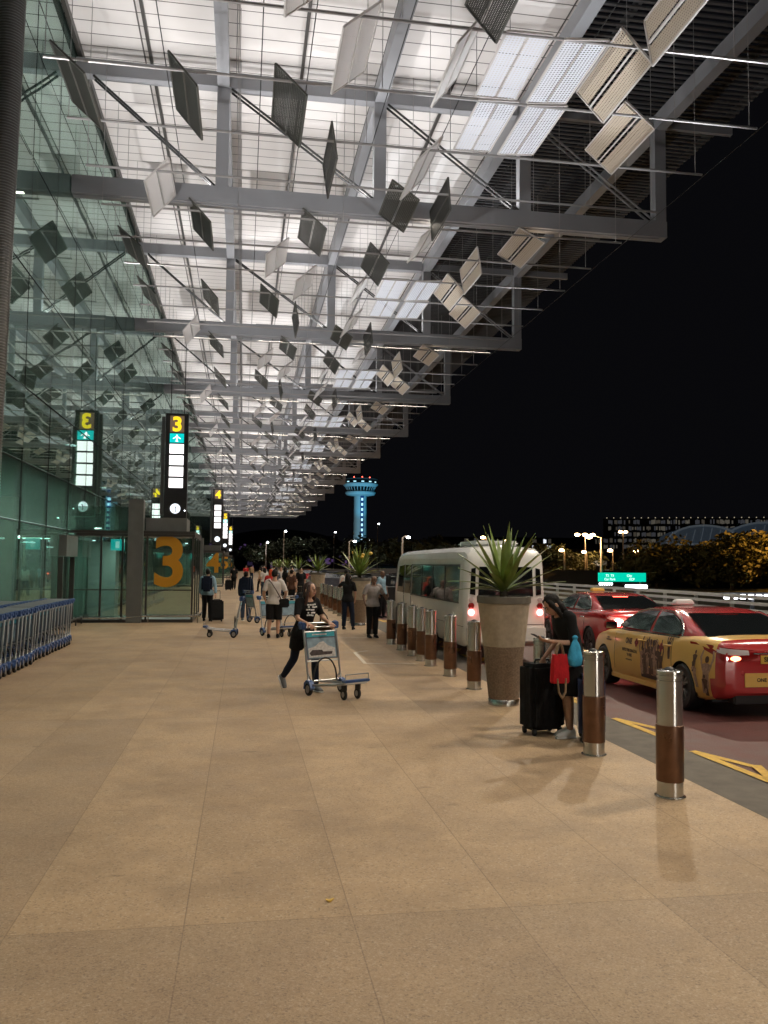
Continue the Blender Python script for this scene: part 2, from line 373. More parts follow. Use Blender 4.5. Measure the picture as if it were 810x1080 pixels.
def thing(name, label, cat, loc=(0, 0, 0), rz=0, group=None):
    o = bpy.data.objects.new(name, None); COL.objects.link(o); o.location = loc; o.rotation_euler = (0, 0, rz); o.empty_display_size = .2
    return tag(o, label, cat, group)
def children(o): return list(CH.get(o.name, ())) or [c for c in bpy.data.objects if c.parent == o]
CH = {}
def kids(root):
    ks = [c for c in COL.objects if c.parent == root]
    return [(c, [g for g in COL.objects if g.parent == c]) for c in ks]
def dup(root, tree, loc, rz=None, label=None, group=None):
    r = root.copy(); COL.objects.link(r); r.location = loc
    if rz is not None: r.rotation_euler = (0, 0, rz)
    if label: r['label'] = label
    if group: r['group'] = group
    for c, gs in tree:
        d = c.copy(); COL.objects.link(d); d.parent = r
        for g in gs:
            h = g.copy(); COL.objects.link(h); h.parent = d
    return r
def remeshed(mb, mats, voxel, smooth_it=3, name='m', disp=0.0, dscale=9.0):
    """union of the lofts as one continuous skin"""
    me = mb.mesh(name, mats)
    o = bpy.data.objects.new('tmp', me)
    r = o.modifiers.new('r', 'REMESH'); r.mode = 'VOXEL'; r.voxel_size = voxel
    if smooth_it:
        k = o.modifiers.new('s', 'SMOOTH'); k.factor = .5; k.iterations = smooth_it
    out = shaped(o)
    bpy.data.objects.remove(o); bpy.data.meshes.remove(me)
    out.materials.clear()
    for m_ in (mats if isinstance(mats, (list, tuple)) else [mats]): out.materials.append(M[m_])
    if disp:
        ns = [v.normal.copy() for v in out.vertices]
        for v, n in zip(out.vertices, ns):
            v.co += n * disp * noise.noise(Vector((v.co.x * dscale, v.co.y * dscale, v.co.z * dscale * .6)))
    for p in out.polygons: p.use_smooth = True
    out.name = name
    return out
def join_mb(me, mb, mats):
    """append a builder's geometry to a mesh (same object, one body)"""
    base = len(me.materials); me2 = mb.mesh('x', mats, 60)
    for m_ in me2.materials: me.materials.append(m_)
    bm = bmesh.new(); bm.from_mesh(me); n0 = len(bm.faces)
    bm.from_mesh(me2); bm.faces.ensure_lookup_table()
    for f in bm.faces[n0:]: f.material_index += base
    bm.to_mesh(me); bm.free(); bpy.data.meshes.remove(me2)
    return me
def text_geo(s, size, bold=0.0, align='CENTER', res=4):
    cu = bpy.data.curves.new('t', 'FONT'); cu.body = s; cu.size = size; cu.align_x = align; cu.align_y = 'CENTER'; cu.offset = bold; cu.resolution_u = res
    o = bpy.data.objects.new('t', cu); me = shaped(o)
    vs = [tuple(v.co) for v in me.vertices]; fs = [tuple(p.vertices) for p in me.polygons]
    bpy.data.objects.remove(o); bpy.data.curves.remove(cu); bpy.data.meshes.remove(me)
    return vs, fs
def face_dir(dx, dy): return math.atan2(-dx, dy)
ORD = ['first', 'second', 'third', 'fourth', 'fifth', 'sixth', 'seventh', 'eighth', 'ninth', 'tenth', 'eleventh', 'twelfth', 'thirteenth', 'fourteenth', 'fifteenth', 'sixteenth', 'seventeenth', 'eighteenth', 'nineteenth', 'twentieth', 'twenty-first', 'twenty-second', 'twenty-third', 'twenty-fourth', 'twenty-fifth', 'twenty-sixth', 'twenty-seventh', 'twenty-eighth', 'twenty-ninth', 'thirtieth']

# ------------------------------------------------------------------ camera, world
yaw, pitch, roll = R(9.349), R(3.528), .010
fw = Vector((math.sin(yaw) * math.cos(pitch), math.cos(yaw) * math.cos(pitch), math.sin(pitch)))
rt = Vector((math.cos(yaw), -math.sin(yaw), 0)); up = rt.cross(fw)
r2 = rt * math.cos(roll) + up * math.sin(roll); u2 = up * math.cos(roll) - rt * math.sin(roll)
cam = bpy.data.cameras.new('camera'); cam.sensor_fit = 'VERTICAL'; cam.sensor_height = 24; cam.sensor_width = 18; cam.lens = 20
cam.clip_start = .05; cam.clip_end = 6000
co = bpy.data.objects.new('camera', cam); COL.objects.link(co)
mt = Matrix((r2, u2, -fw)).transposed().to_4x4(); mt.translation = Vector((0, 0, 1.9)); co.matrix_world = mt
SC.camera = co
w = bpy.data.worlds.new('World'); SC.world = w; w.use_nodes = True
bg = w.node_tree.nodes['Background']
sky = w.node_tree.nodes.new('ShaderNodeTexSky'); sky.sky_type = 'NISHITA'; sky.sun_disc = False; sky.sun_elevation = R(-8); sky.sun_rotation = R(200)
bg.inputs[1].default_value = 1.0
mxw = w.node_tree.nodes.new('ShaderNodeMix'); mxw.data_type = 'RGBA'; mxw.inputs[0].default_value = .985; mxw.inputs[7].default_value = (.0022, .0022, .0028, 1)
w.node_tree.links.new(sky.outputs[0], mxw.inputs[6]); w.node_tree.links.new(mxw.outputs[2], bg.inputs[0])
SC.view_settings.view_transform = 'Standard'; SC.view_settings.look = 'None'; SC.view_settings.exposure = 0.25; SC.view_settings.gamma = 1
SC.cycles.use_denoising = True
try: SC.cycles.denoiser = 'OPENIMAGEDENOISE'
except Exception: pass
SC.cycles.max_bounces = 8; SC.cycles.diffuse_bounces = 4; SC.cycles.glossy_bounces = 4; SC.cycles.transparent_max_bounces = 16
SC.cycles.sample_clamp_indirect = 6; SC.cycles.caustics_reflective = False; SC.cycles.caustics_refractive = False
SC.cycles.use_light_tree = True

def lamp(kind, name, loc, energy, color=(1, 1, 1), target=None, **kw):
    l = bpy.data.lights.new(name, kind); l.energy = energy; l.color = color
    for k, v in kw.items(): setattr(l, k, v)
    o = bpy.data.objects.new(name, l); COL.objects.link(o); o.location = loc
    if target is not None: o.rotation_euler = (Vector(target) - Vector(loc)).to_track_quat('-Z', 'Y').to_euler()
    return o

# ------------------------------------------------------------------ ground
GX = -5.3          # plane of the glass facade
BAY, B0 = 15.1, 26.0
ZT = 12.6          # hanging rails
def sheet(name, x0, x1, y0, y1, z, m, n=1):
    mb = MB(); mb.quad((x0, y0, z), (x1, y0, z), (x1, y1, z), (x0, y1, z))
    return tag(mb.build(name, m), kind='structure')
sheet('ground', -3000, 3000, -300, 4000, -.06, 'earth')
sheet('pavement', GX, 3.98, -25, 215, 0, 'paving')
sheet('kerb_strip', 3.984, 4.62, -25, 215, 0, 'strip')
sheet('red_lane', 4.624, 8.1, -25, 215, -.004, 'red_road')
sheet('road', 8.104, 15.2, -25, 400, -.004, 'asphalt')
# yellow zigzag at the road edge
mb = MB()
def seg(a, b, w, mi=0):
    a, b = Vector((*a, .003)), Vector((*b, .003)); d = (b - a).normalized(); n = Vector((-d.y, d.x, 0)) * w / 2
    mb.quad(a - n, b - n, b + n, a + n, mi)
def zig(y, l=1.3):
    # a long thin arrow-head: two lines meeting, one end closed
    a = Vector((4.64, y)); b = Vector((4.89, y - .74)); c = Vector((4.68, y - l))
    w_ = .05
    for p, q, z in ((a, b, .003), (a + Vector((.0, -.10)), c, .007), (b + Vector((.02, .04)), c + Vector((.02, -.02)), .011)):
        d = (q - p).normalized(); n = Vector((-d.y, d.x)) * w_
        mb.quad((*(p - n), z), (*(q - n), z), (*(q + n), z), (*(p + n), z))
for k in range(14): zig(8.35 + 1.9 * k - 1.9 * 2)
tag(mb.build('road_marking', 'yellow_paint'), kind='structure')
mb = MB()
for a, b, w_ in (((1.9, 22.05), (3.5, 22.05), .07), ((2.42, 18.4), (2.36, 16.35), .07), ((2.36, 16.35), (3.4, 16.3), .07), ((2.42, 18.4), (2.75, 18.75), .06)): seg(a, b, w_)
tag(mb.build('pavement_line', 'white_paint'), kind='structure')
mb = MB()
for y in range(-3, 40): seg((8.1, y * 4.), (8.1, y * 4. + 2.), .12)
for y in range(-3, 60): seg((11.4, y * 4.), (11.4, y * 4. + 2.), .12)
tag(mb.build('lane_line', 'white_paint'), kind='structure')
# litter
mb = MB(); pts = [(.09 * math.cos(a) * (1 if abs(a) < 2 else .8), .035 * math.sin(a)) for a in [2 * PI * k / 12 for k in range(12)]]
mb.prism(pts, lambda a, b, q: Vector((.52 + a * .3, 4.92 + b * .5, q + .012 * abs(a) / .09)), .002, .006)
tag(mb.build('fallen_leaf', 'plate'), 'single small yellow leaf fallen on the near pavement', 'leaf')
mb = MB(); mb.box((4.43, 6.42, .008), (.16, .05, .012), 0, Matrix.Rotation(.5, 3, 'Z'))
tag(mb.build('paper_scrap', 'white_print'), 'scrap of white paper lying on the kerb strip by the nearest bollard', 'litter')

# ------------------------------------------------------------------ canopy
CY0, CY1 = -22, B0 + BAY * 11 + 7
ZC = 17.5
canopy = thing('canopy', 'long white lit entrance canopy on grey steel trusses above the pavement', 'canopy', (4, 26, 0))
OFF = Vector((-4, -26, 0))
def cb(mb, name, m, parent, **k):
    o = mb.build(name, m, parent, **k); o.location = OFF if parent == canopy else (0, 0, 0); return o
mb = MB(); mb.box(((GX + .02 + 9.1) / 2, (CY0 + CY1) / 2, ZC + .1), (9.1 - GX - .02, CY1 - CY0, .2)); cb(mb, 'ceiling', 'ceiling', canopy)
mb = MB()
y = CY0
while y < CY1:
    mb.box(((9.25 + 16.5) / 2, y, ZC + .0), (16.5 - 9.25, .10, .05)); y += .27
cb(mb, 'louvre', 'louvre', canopy)
mb = MB()
for x in (10.6, 12.2, 15.2, 16.45): mb.box((x, (CY0 + CY1) / 2, ZC + .16), (.1, CY1 - CY0, .26))
cb(mb, 'louvre_bearer', 'louvre', canopy)
mb = MB(); mb.box((GX + .12, (CY0 + CY1) / 2, ZC - .13), (.12, CY1 - CY0, .22)); cb(mb, 'edge_trim', 'mullion', canopy)
mb = MB(); mb.box((9.17, (CY0 + CY1) / 2, ZC + .02), (.13, CY1 - CY0, .40)); cb(mb, 'edge_trim', 'white_steel', canopy)
PX = (-.87, 4.05, 8.85, 13.58)
for x in PX:
    mb = MB(); mb.box((x, (CY0 + CY1) / 2, 16.86), (.36, CY1 - CY0, .52)); cb(mb, 'longitudinal_beam', 'white_steel', canopy, bevel=0)
mb = MB()
for x in (-3.1, 1.55, 6.4): mb.box((x, (CY0 + CY1) / 2, ZC - .06), (.09, CY1 - CY0, .10))
cb(mb, 'ceiling_bearer', 'mullion', canopy)
for i in range(-3, 12):
    Y = B0 + BAY * i
    tr = MB(); tr.box(((GX + .04 + 13.78) / 2, Y + .22, 13.17), (13.78 - GX - .04, .44, .54))
    t = cb(tr, 'truss', 'white_steel', canopy)
    mb = MB(); mb.box(((GX + .04 + 8.6) / 2, Y + .22, 16.86), (8.6 - GX - .04, .34, .48)); mb.box(((9.1 + 16.3) / 2, Y + .22, 16.90), (16.3 - 9.1, .16, .30)); cb(mb, 'upper_chord', 'white_steel', t)
    mb = MB(); mb.box(((GX + 13.6) / 2, Y + .22, 12.885), (13.5 - GX, .20, .03)); cb(mb, 'bottom_flange', 'white_steel', t)
    for j, x in enumerate(PX):
        mb = MB(); mb.box((x, Y + .22, 15.02), (.38, .38, 3.15)); cb(mb, 'post', 'white_steel', t)
    xs = (GX + .3, *PX)
    for a, b in zip(xs[:-1], xs[1:]):
        for dy in (.10, .34):
            mb = MB(); mb.tube([(a + .25, Y + dy, 16.6), (b - .2, Y + dy, 13.47)], .035, 6); cb(mb, 'brace_rod', 'dark_rod' if a < 8 else 'white_steel', t)
    if i > -3:
        # lamp strip standing on the chord, throwing light up to the ceiling
        for x0 in (-4.2, .2, 4.9):
            mb = MB(); mb.box((x0 + 1.8, Y + .22, 13.475), (3.2, .16, .06)); cb(mb, 'uplight', 'white_steel', t)
DT = BAY / 6
for k in range(-5, 70):
    Y = B0 + DT * k
    mb = MB(); mb.tube([(-4.4, Y, ZT), (12.15, Y, ZT)], .034, 8)
    for x in (-4.36, -.35, 2.9, 5.1, 10.0, 11.95):
        if k < 40: mb.tube([(x, Y, ZT), (x, Y, ZC)], .009, 4)
    cb(mb, 'hanging_rail', 'rod', canopy, smooth=40)
mb = MB()
for x in (-4.4, -2.0, .2, 1.3, 3.3, 5.1, 7.4): mb.tube([(x, CY0, ZT + .9), (x, CY1, ZT + .9)], .012, 4)
cb(mb, 'tie_cable', 'dark_rod', canopy)
mb = MB()
for x in (12.4,): mb.tube([(x, CY0, ZT + .15), (x, CY1, ZT + .15)], .011, 4)
cb(mb, 'tie_cable', 'dark_rod', canopy)

# ---- reflector blades hung between the rails, the same set in every bay
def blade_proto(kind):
    sheet_m, fr = {'dark': ('perf_shaded', 'frame_shaded'), 'white': ('perf_lit', 'frame_white'), 'tan': ('perf_bounce_lit', 'frame_white'), 'bright': ('perf_bright_lit', 'frame_white')}[kind]
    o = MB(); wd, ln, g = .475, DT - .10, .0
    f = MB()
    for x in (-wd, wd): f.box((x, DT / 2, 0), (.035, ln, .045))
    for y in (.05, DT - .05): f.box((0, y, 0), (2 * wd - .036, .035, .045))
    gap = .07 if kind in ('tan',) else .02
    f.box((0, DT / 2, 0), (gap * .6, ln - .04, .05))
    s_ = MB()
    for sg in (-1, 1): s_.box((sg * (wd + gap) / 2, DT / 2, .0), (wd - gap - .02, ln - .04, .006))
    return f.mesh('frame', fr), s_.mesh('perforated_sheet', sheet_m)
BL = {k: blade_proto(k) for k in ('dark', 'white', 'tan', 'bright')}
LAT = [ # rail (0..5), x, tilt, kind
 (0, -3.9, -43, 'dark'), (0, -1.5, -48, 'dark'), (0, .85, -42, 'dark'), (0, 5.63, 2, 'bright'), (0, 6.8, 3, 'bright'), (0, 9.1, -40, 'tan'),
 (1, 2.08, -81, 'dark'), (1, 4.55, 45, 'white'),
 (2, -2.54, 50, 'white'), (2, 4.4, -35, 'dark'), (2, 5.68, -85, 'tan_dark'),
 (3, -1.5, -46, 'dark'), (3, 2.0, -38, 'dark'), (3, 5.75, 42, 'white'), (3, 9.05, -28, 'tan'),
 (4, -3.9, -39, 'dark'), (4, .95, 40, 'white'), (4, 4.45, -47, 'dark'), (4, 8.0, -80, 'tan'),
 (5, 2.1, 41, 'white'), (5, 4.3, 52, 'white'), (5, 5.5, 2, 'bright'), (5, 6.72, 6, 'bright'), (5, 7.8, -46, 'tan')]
DESC = {'dark': 'shaded dark', 'white': 'white', 'tan': 'tan', 'bright': 'brightly lit flat'}  # blade tones stand for how each underside is lit
nbl = 0
for bay in range(0, 12):
    for rail in range(6):
        row = sorted([l for l in LAT if l[0] == rail], key=lambda l: l[1])
        for q, (_, x, th, kind) in enumerate(row):
            k0 = 6 * bay - 3 + rail         # rails from the beam at 26 m; bay 0 starts three rails before the first beam
            kk = k0 - ((k0 - rail) % 6)     # k congruent to rail (0 at 18.35 m)
            Y = 18.35 + DT * (6 * (bay) + rail - 6)
            if Y < 10 or Y > CY1 - 3: continue
            if nbl >= 298: break
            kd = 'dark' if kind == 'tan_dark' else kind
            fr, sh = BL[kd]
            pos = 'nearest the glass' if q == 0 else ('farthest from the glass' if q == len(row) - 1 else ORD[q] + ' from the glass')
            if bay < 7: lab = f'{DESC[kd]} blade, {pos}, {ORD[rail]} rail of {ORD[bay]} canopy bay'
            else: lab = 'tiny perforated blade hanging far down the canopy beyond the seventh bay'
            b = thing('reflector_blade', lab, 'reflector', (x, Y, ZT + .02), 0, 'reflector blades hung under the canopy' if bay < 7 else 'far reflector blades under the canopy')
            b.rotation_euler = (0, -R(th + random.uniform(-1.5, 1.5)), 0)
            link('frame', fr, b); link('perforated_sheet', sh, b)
            nbl += 1

# ---- canopy lights (uplights on the chords, floodlights on facade and roadside, plus added fill lamps)
WARM = (1, .975, .965)
for i in range(-2, 12):
    Y = B0 + BAY * i
    for x0 in (-4.2, .2, 4.9):
        o = lamp('AREA', 'uplight', (x0 + 1.8, Y + .22, 13.53), 98, WARM); o.data.shape = 'RECTANGLE'; o.data.size = 3.2; o.data.size_y = .16; o.rotation_euler = (PI, 0, 0)
    lamp('SPOT', 'facade_floodlight', (GX + .45, Y + BAY * .5, 5.6), 3000, WARM, (2.6, Y + BAY * .5 + 1.0, 17.5), spot_size=R(105), spot_blend=.7, shadow_soft_size=.12)
    lamp('SPOT', 'road_floodlight', (13.9, Y + 7.2, 5.0), 3000, (.95, .97, 1), (4., Y + 7.5, 13.2), spot_size=R(78), spot_blend=.6, shadow_soft_size=.12)
    for x0 in (-4.2, .2, 4.9, 9.0):
        o = lamp('AREA', 'downward_light', (x0 + 1.8, Y + .22, 12.85), 80, (1, .89, .73)); o.data.shape = 'RECTANGLE'; o.data.size = 3.0; o.data.size_y = .14; o.data.spread = R(140)  # added fill to brighten the floor, no such fitting seen
    if i < 6: lamp('SPOT', 'road_fill', (13.4, Y + .2, 12.7), 3400, (1, .88, .70), (7.0, Y - 1, 0), spot_size=R(120), spot_blend=.5, shadow_soft_size=.15)  # added fill for the road, vehicles and bollard sides, source made up
    lamp('SPOT', 'blade_fill_spot', (2.9, Y - 7.6 + .0, .05), 4300, (.90, .95, 1), (6.3, Y - 7.65, 12.6), spot_size=R(25), spot_blend=.35, shadow_soft_size=.06)  # added unseen spot brightening the flat blades from below

for x in (6.1, 7.3): lamp('SPOT', 'headlamp_of_waiting_car', (x, -2.6, .68), 210, (1, .93, .82), (6.2, 14, .6), spot_size=R(62), spot_blend=.5, shadow_soft_size=.07)

# ------------------------------------------------------------------ glass facade
facade = thing('glass_facade', 'tall green tinted glass wall mirroring the canopy', 'glass wall', (GX, 26, 0))
ZR = [0.06, 2.85, 4.3, 6.1, 8.9, 11.75, 14.6, 17.45]
YJ = [10.4 + 2.8 * k for k in range(70)]
YJ = [y for y in YJ if y < CY1]
# door openings in the facade face the porches; the wall runs on beside them
rest = MB(); cnt = 0
pm = {}
for r in range(len(ZR) - 1):
    z0, z1 = ZR[r], ZR[r + 1]
    mb = MB(); mb.box((0, 1.4, (z1 - z0) / 2), (.03, 2.78, z1 - z0 - .02)); pm[r] = mb.mesh('glass_pane', 'glass')
for k in range(-12, 68):
    y = 10.4 + 2.8 * k
    if y > CY1: break
    for r in range(len(ZR) - 1):
        if 2 <= k < 16 and not (k > 13 and r > 5):
            o = link('glass_pane', pm[r], facade); o.location = (0, y - 26, ZR[r] + .015); cnt += 1
            o.rotation_euler = (R(random.uniform(-.0, .0)), 0, R(random.uniform(-.10, .10)))
        else:
            rest.box((0, y - 26 + 1.4, (ZR[r] + ZR[r + 1]) / 2), (.03, 2.77, ZR[r + 1] - ZR[r] - .03))
tag(rest.build('glass_pane', 'glass', facade), kind='stuff')
mb = MB()
for k in range(-12, 68): mb.box((.0, 10.4 + 2.8 * k - 26, 8.75), (.036, .026, 17.4))
for z in ZR: mb.box((.001, (CY1 + CY0) / 2 - 26, z), (.034, CY1 - CY0, .030))
mb.box((-.3, (CY1 + CY0) / 2 - 26, 17.53), (.5, CY1 - CY0, .05))
mb.build('mullion_grid', 'joint', facade)
mb = MB(); mb.box((.03, (CY1 + CY0) / 2 - 26, .06), (.16, CY1 - CY0, .11)); mb.build('base_trim', 'mullion', facade)
# the hall behind the glass
hall = thing('departure_hall', 'dim green departure hall seen faintly through the glass wall', 'hall', (-16, 40, 0))
mb = MB(); mb.quad((GX - .2 + 16, -70, -.01), (-12, -70, -.01), (-12, 170, -.01), (GX - .2 + 16, 170, -.01)); mb.build('hall_floor', 'hall_floor', hall)
mb = MB(); mb.box((4.5, 50, 6), (.3, 240, 12)); mb.build('back_wall', 'hall_wall', hall)
for k in range(18): lamp('SPOT', 'hall_light', (-6.6, 8 + 5.5 * k, 6.5), 2500, (.88, 1, .95), (-11.5, 8 + 5.5 * k, 1.6), spot_size=R(110), spot_blend=.8, shadow_soft_size=.1)
for k in range(24):
    mb = MB(); mb.box((random.uniform(5.5, 9.5), -34 + k * 5.5, random.choice((2.6, 3.0, 4.2, 7))), (.35, .35, .05)); mb.build('ceiling_lamp', 'hall_lamp', hall)
for k in range(10):
    mb = MB(); mb.box((6.5 + 2 * (k % 2), -28 + k * 9, 1.4), (.6, 3.2, 2.8)); mb.build('hall_pier', 'hall_wall', hall)

# near steel mast with a camera
mast = thing('ribbed_mast', 'ribbed dark steel mast beside the glass wall with a small camera', 'mast', (-4.86, 17.15, 0))
mb = MB()
base, topp = Vector((-.05, 0, 0)), Vector((.22, 0, 17.3))
mb.tube([base, topp], .255, 24); mb.build('shaft', 'mullion', mast, smooth=40)
mb = MB()
for k in range(300):
    t = k / 300; c = base.lerp(topp, t); mb.lathe([(.262, -.012), (.272, -.006), (.272, .006), (.262, .012)], 20, c, cap=False)
mb.build('rib', 'granite_col', mast, smooth=60)
cc = thing('security_camera', 'small black security camera bracketed to the ribbed mast', 'camera', (-4.40, 17.2, 13.05))
mb = MB(); mb.tube([(-.05, 0, .35), (.02, 0, .40), (.10, -.02, .36), (.12, -.02, .2)], .022, 8); mb.build('bracket', 'cctv', cc, smooth=50)
mb = MB(); mb.ball((.12, -.02, .12), .095, 14, 10); mb.build('camera_dome', 'cctv', cc, smooth=60)

# ------------------------------------------------------------------ porches with big numbers
def numeral(parent, s, x, z, y, size, m, bold, ext=.01, name='numeral', flip=False):
    vs, fs = text_geo(s, size, bold, res=6)
    xs = [v[0] for v in vs]; ys = [v[1] for v in vs]; cx, cy = (min(xs) + max(xs)) / 2, (min(ys) + max(ys)) / 2
    mb = MB(); mb.add([(v[0] - cx + x, y, v[1] - cy + z) for v in vs], fs); o = mb.build(name, m, parent)
    return o
def porch(Y, num, near):
    p = thing('glass_porch', {'3': 'nearest dark green glass porch with the huge orange numeral three', '4': 'second glass porch along the wall, with an orange numeral four', '5': 'small far glass porch with an orange numeral five', '6': 'farthest glass porch, its orange numeral six almost hidden'}[num], 'porch', (GX, Y, 0))
    W, D, Hh = 3.72, 4.2, 2.72
    fr = MB()
    for x in (.9, 1.55, 2.3, W): fr.box((x, 0, Hh / 2), (.06, .08, Hh))
    for y in (1.4, 2.8, D): fr.box((W, y, Hh / 2), (.06, .06, Hh))
    fr.box((W / 2 + .1, 0, Hh + .04), (W - .2 + .1, .1, .08)); fr.box((W, D / 2, Hh + .04), (.1, D, .08)); fr.box((W / 2, 0, .05), (W, .07, .10)); fr.box((W, D / 2, .05), (.07, D, .10))
    fr.box((W / 2, .0, 1.02), (W, .04, .03))
    fr.build('porch_frame', 'mullion', p)
    for x0, x1 in ((.05, .87), (.93, 1.52), (1.58, 2.27), (2.33, W - .04)):
        mb = MB(); mb.box(((x0 + x1) / 2, 0, 1.42), (x1 - x0, .02, 2.5)); mb.build('glass_pane', 'glass_box', p)
    for y0, y1 in ((.06, 1.36), (1.44, 2.76), (2.84, D - .04)):
        mb = MB(); mb.box((W, (y0 + y1) / 2, 1.42), (.02, y1 - y0, 2.5)); mb.build('glass_pane', 'glass_box', p)
    mb = MB(); mb.box((W / 2, D / 2, Hh + .13), (W + .1, D + .1, .09)); mb.build('porch_roof', 'mullion', p)
    mb = MB(); mb.box((1.95, -.02, 1.94), (.46, .46, 3.88)); mb.build('stone_pier', 'granite_col', p, bevel=.01)
    mb = MB(); mb.box((2.86, .9, 3.02), (1.28, 1.6, .60)); mb.build('upper_box', 'granite_col', p)
    mb = MB(); mb.box((.82, .5, 3.2), (1.6, .03, .95)); mb.build('transom_glass', 'glass_box', p)
    numeral(p, num, 2.98, 1.93, -.03, 2.17, 'orange', .055)
    mb = MB(); mb.tube([(.2, -.22, .16), (1.6, -.22, .16), (2.3, -.22, .22), (W + .25, -.22, .22), (W + .25, D, .22)], .035, 8)
    for x in (.4, 2.4, W + .2): mb.tube([(x, -.22, 0), (x, -.22, .2)], .02, 6)
    mb.build('guard_rail', 'steel', p, smooth=40)
    # lit exit sign box and lights inside
    mb = MB(); mb.box((1.32, .5, 2.45), (.42, .08, .36)); e = mb.build('exit_sign', 'sign_teal', p)
    mb = MB(); mb.box((1.32, .45, 2.45), (.12, .02, .22)); mb.build('pictogram', 'sign_paleteal', e)
    for (x, y, z) in ((.5, 1.0, 2.6), (1.2, 2.4, 2.6), (2.8, 2.0, 2.6), (3.3, 3.4, 2.6)):
        mb = MB(); mb.lathe([(.05, -.02), (.05, .0)], 10, (x, y, z)); mb.build('downward_light', 'hall_lamp', p)
    o = lamp('AREA', 'porch_light', (GX + 1.6, Y + 1.6, 2.65), 55, (.75, 1, .88)); o.data.size = 1.2
    mb = MB(); mb.box((.5, 3.2, 1.3), (.9, .9, 2.6)); mb.build('inner_pier', 'hall_wall', p)
    mb = MB(); mb.quad((.05, .05, .004), (W - .05, .05, .004), (W - .05, D, .004), (.05, D, .004)); mb.build('door_mat', 'hall_floor', p)
    return p
# the wall door surround left of the first porch
for Y, n in ((28.0, '3'), (70., '4'), (112., '5'), (154., '6')): porch(Y, n, Y < 30)
for Y in (28.0, 70.):
    d = thing('sliding_door', 'dark framed sliding glass door set in the wall ' + ('before porch three' if Y < 30 else 'before porch four'), 'door', (GX, Y - .0, 0))
    mb = MB(); mb.box((.14, -1.2, 2.36), (.22, 1.7, .62)); mb.build('door_header', 'granite_col', d)
    mb = MB()
    for y in (-2.05, -.35): mb.box((.10, y, 1.02), (.14, .09, 2.04))
    mb.build('door_frame', 'mullion', d)
    mb = MB()
    for k in range(4): mb.tube([(.45, -3.2 + .9 * k, 0), (.45, -3.2 + .9 * k, .2)], .022, 6)
    mb.tube([(.45, -3.4, .2), (.45, -.4, .2)], .03, 8); mb.build('guard_rail', 'mullion', d)

# ------------------------------------------------------------------ hanging sign towers
def sign(x, Y, num, z0, z1, w_, teal=True, blue=False):
    s = thing('sign_tower', {'3': 'nearest tall hanging sign, yellow three over a teal panel and clock', '4': 'second hanging sign, yellow four directly above white lit panels', '5': 'far hanging sign with a yellow five over a pale blue panel', '6': 'farthest hanging sign, a tiny yellow six'}[num], 'sign', (x, Y, 0))
    Hs = z1 - z0
    mb = MB(); mb.box((0, .2, (z0 + z1) / 2), (w_, .4, Hs)); mb.build('sign_case', 'sign_dark', s, bevel=.015)
    mb = MB(); mb.box((-w_ / 2 - .12, .25, (z0 + z1) / 2), (.16, .22, Hs * .94)); mb.build('sign_mast', 'sign_side', s, bevel=.01)
    u = Hs / 5.05
    def pane(name, zc, h, ww, m, parent=s, y=-.012):
        mb = MB(); mb.box((-.0, y, zc), (ww, .024, h)); return mb.build(name, m, parent)
    zt = z1 - .10 * u
    pw = w_ * .62
    a = pane('number_panel', zt - .42 * u, .80 * u, pw, 'sign_brown')
    numeral(a, num, 0, zt - .42 * u, -.03, .96 * u, 'sign_yellow', .035 * u)
    zc = zt - 1.10 * u
    if teal:
        b = pane('departure_panel', zc, .44 * u, pw, 'sign_teal' if not blue else 'sign_paleteal')
        mb = MB()
        # aeroplane pointing up
        for poly in ([(-.03, -.15), (.03, -.15), (.03, .12), (0, .17), (-.03, .12)], [(-.17, -.05), (0, .05), (.17, -.05), (.17, -.01), (0, .10), (-.17, -.01)], [(-.08, -.16), (.08, -.16), (0, -.09)]):
            mb.add([(q[0] * u * 1.05, -.03, zc + q[1] * u * 1.05) for q in poly], [tuple(range(len(poly)))])
        mb.build('pictogram', 'sign_white', b)
    for k in range(4):
        zc2 = zc - (.52 + .55 * k) * u
        c = pane('info_panel', zc2, .46 * u, pw, 'sign_white')
    zk = z0 + .45 * u
    mb = MB(); mb.lathe([(.24 * u, -.02), (.24 * u, -.035)], 28, (0, 0, zk), 'y'); ck = mb.build('clock', 'clock_face', s)
    if Y < 60:
        mb = MB(); mb.bar((0, -.045, zk), (.02, -.045, zk - .17 * u), .035, .014); mb.bar((0, -.05, zk), (.05, -.05, zk + .12 * u), .04, .014)
        for q in range(12): mb.box((.205 * u * math.sin(q * PI / 6), -.042, zk + .205 * u * math.cos(q * PI / 6)), (.018, .008, .018))
        mb.build('clock_hands', 'black', ck)
        mb = MB(); mb.box((w_ * .42, -.01, z0 + .36 * u), (.03, .02, .03)); mb.build('status_lamp', 'lamp_cool', s)
    mb = MB()
    for dx in (-.3, .3): mb.tube([(dx * w_, .2, z1), (dx * w_, .2, 13.3)], .02, 6)
    mb.build('hanger', 'dark_rod', s)
sign(-3.2, 41.3, '3', 4.0, 8.98, 1.05)
sign(-2.45, 83., '4', 3.7, 9.0, .98, teal=False)
sign(-2.5, 121., '5', 3.9, 8.95, .95, blue=True)
sign(-2.3, 160., '6', 3.9, 8.8, .95, blue=True)

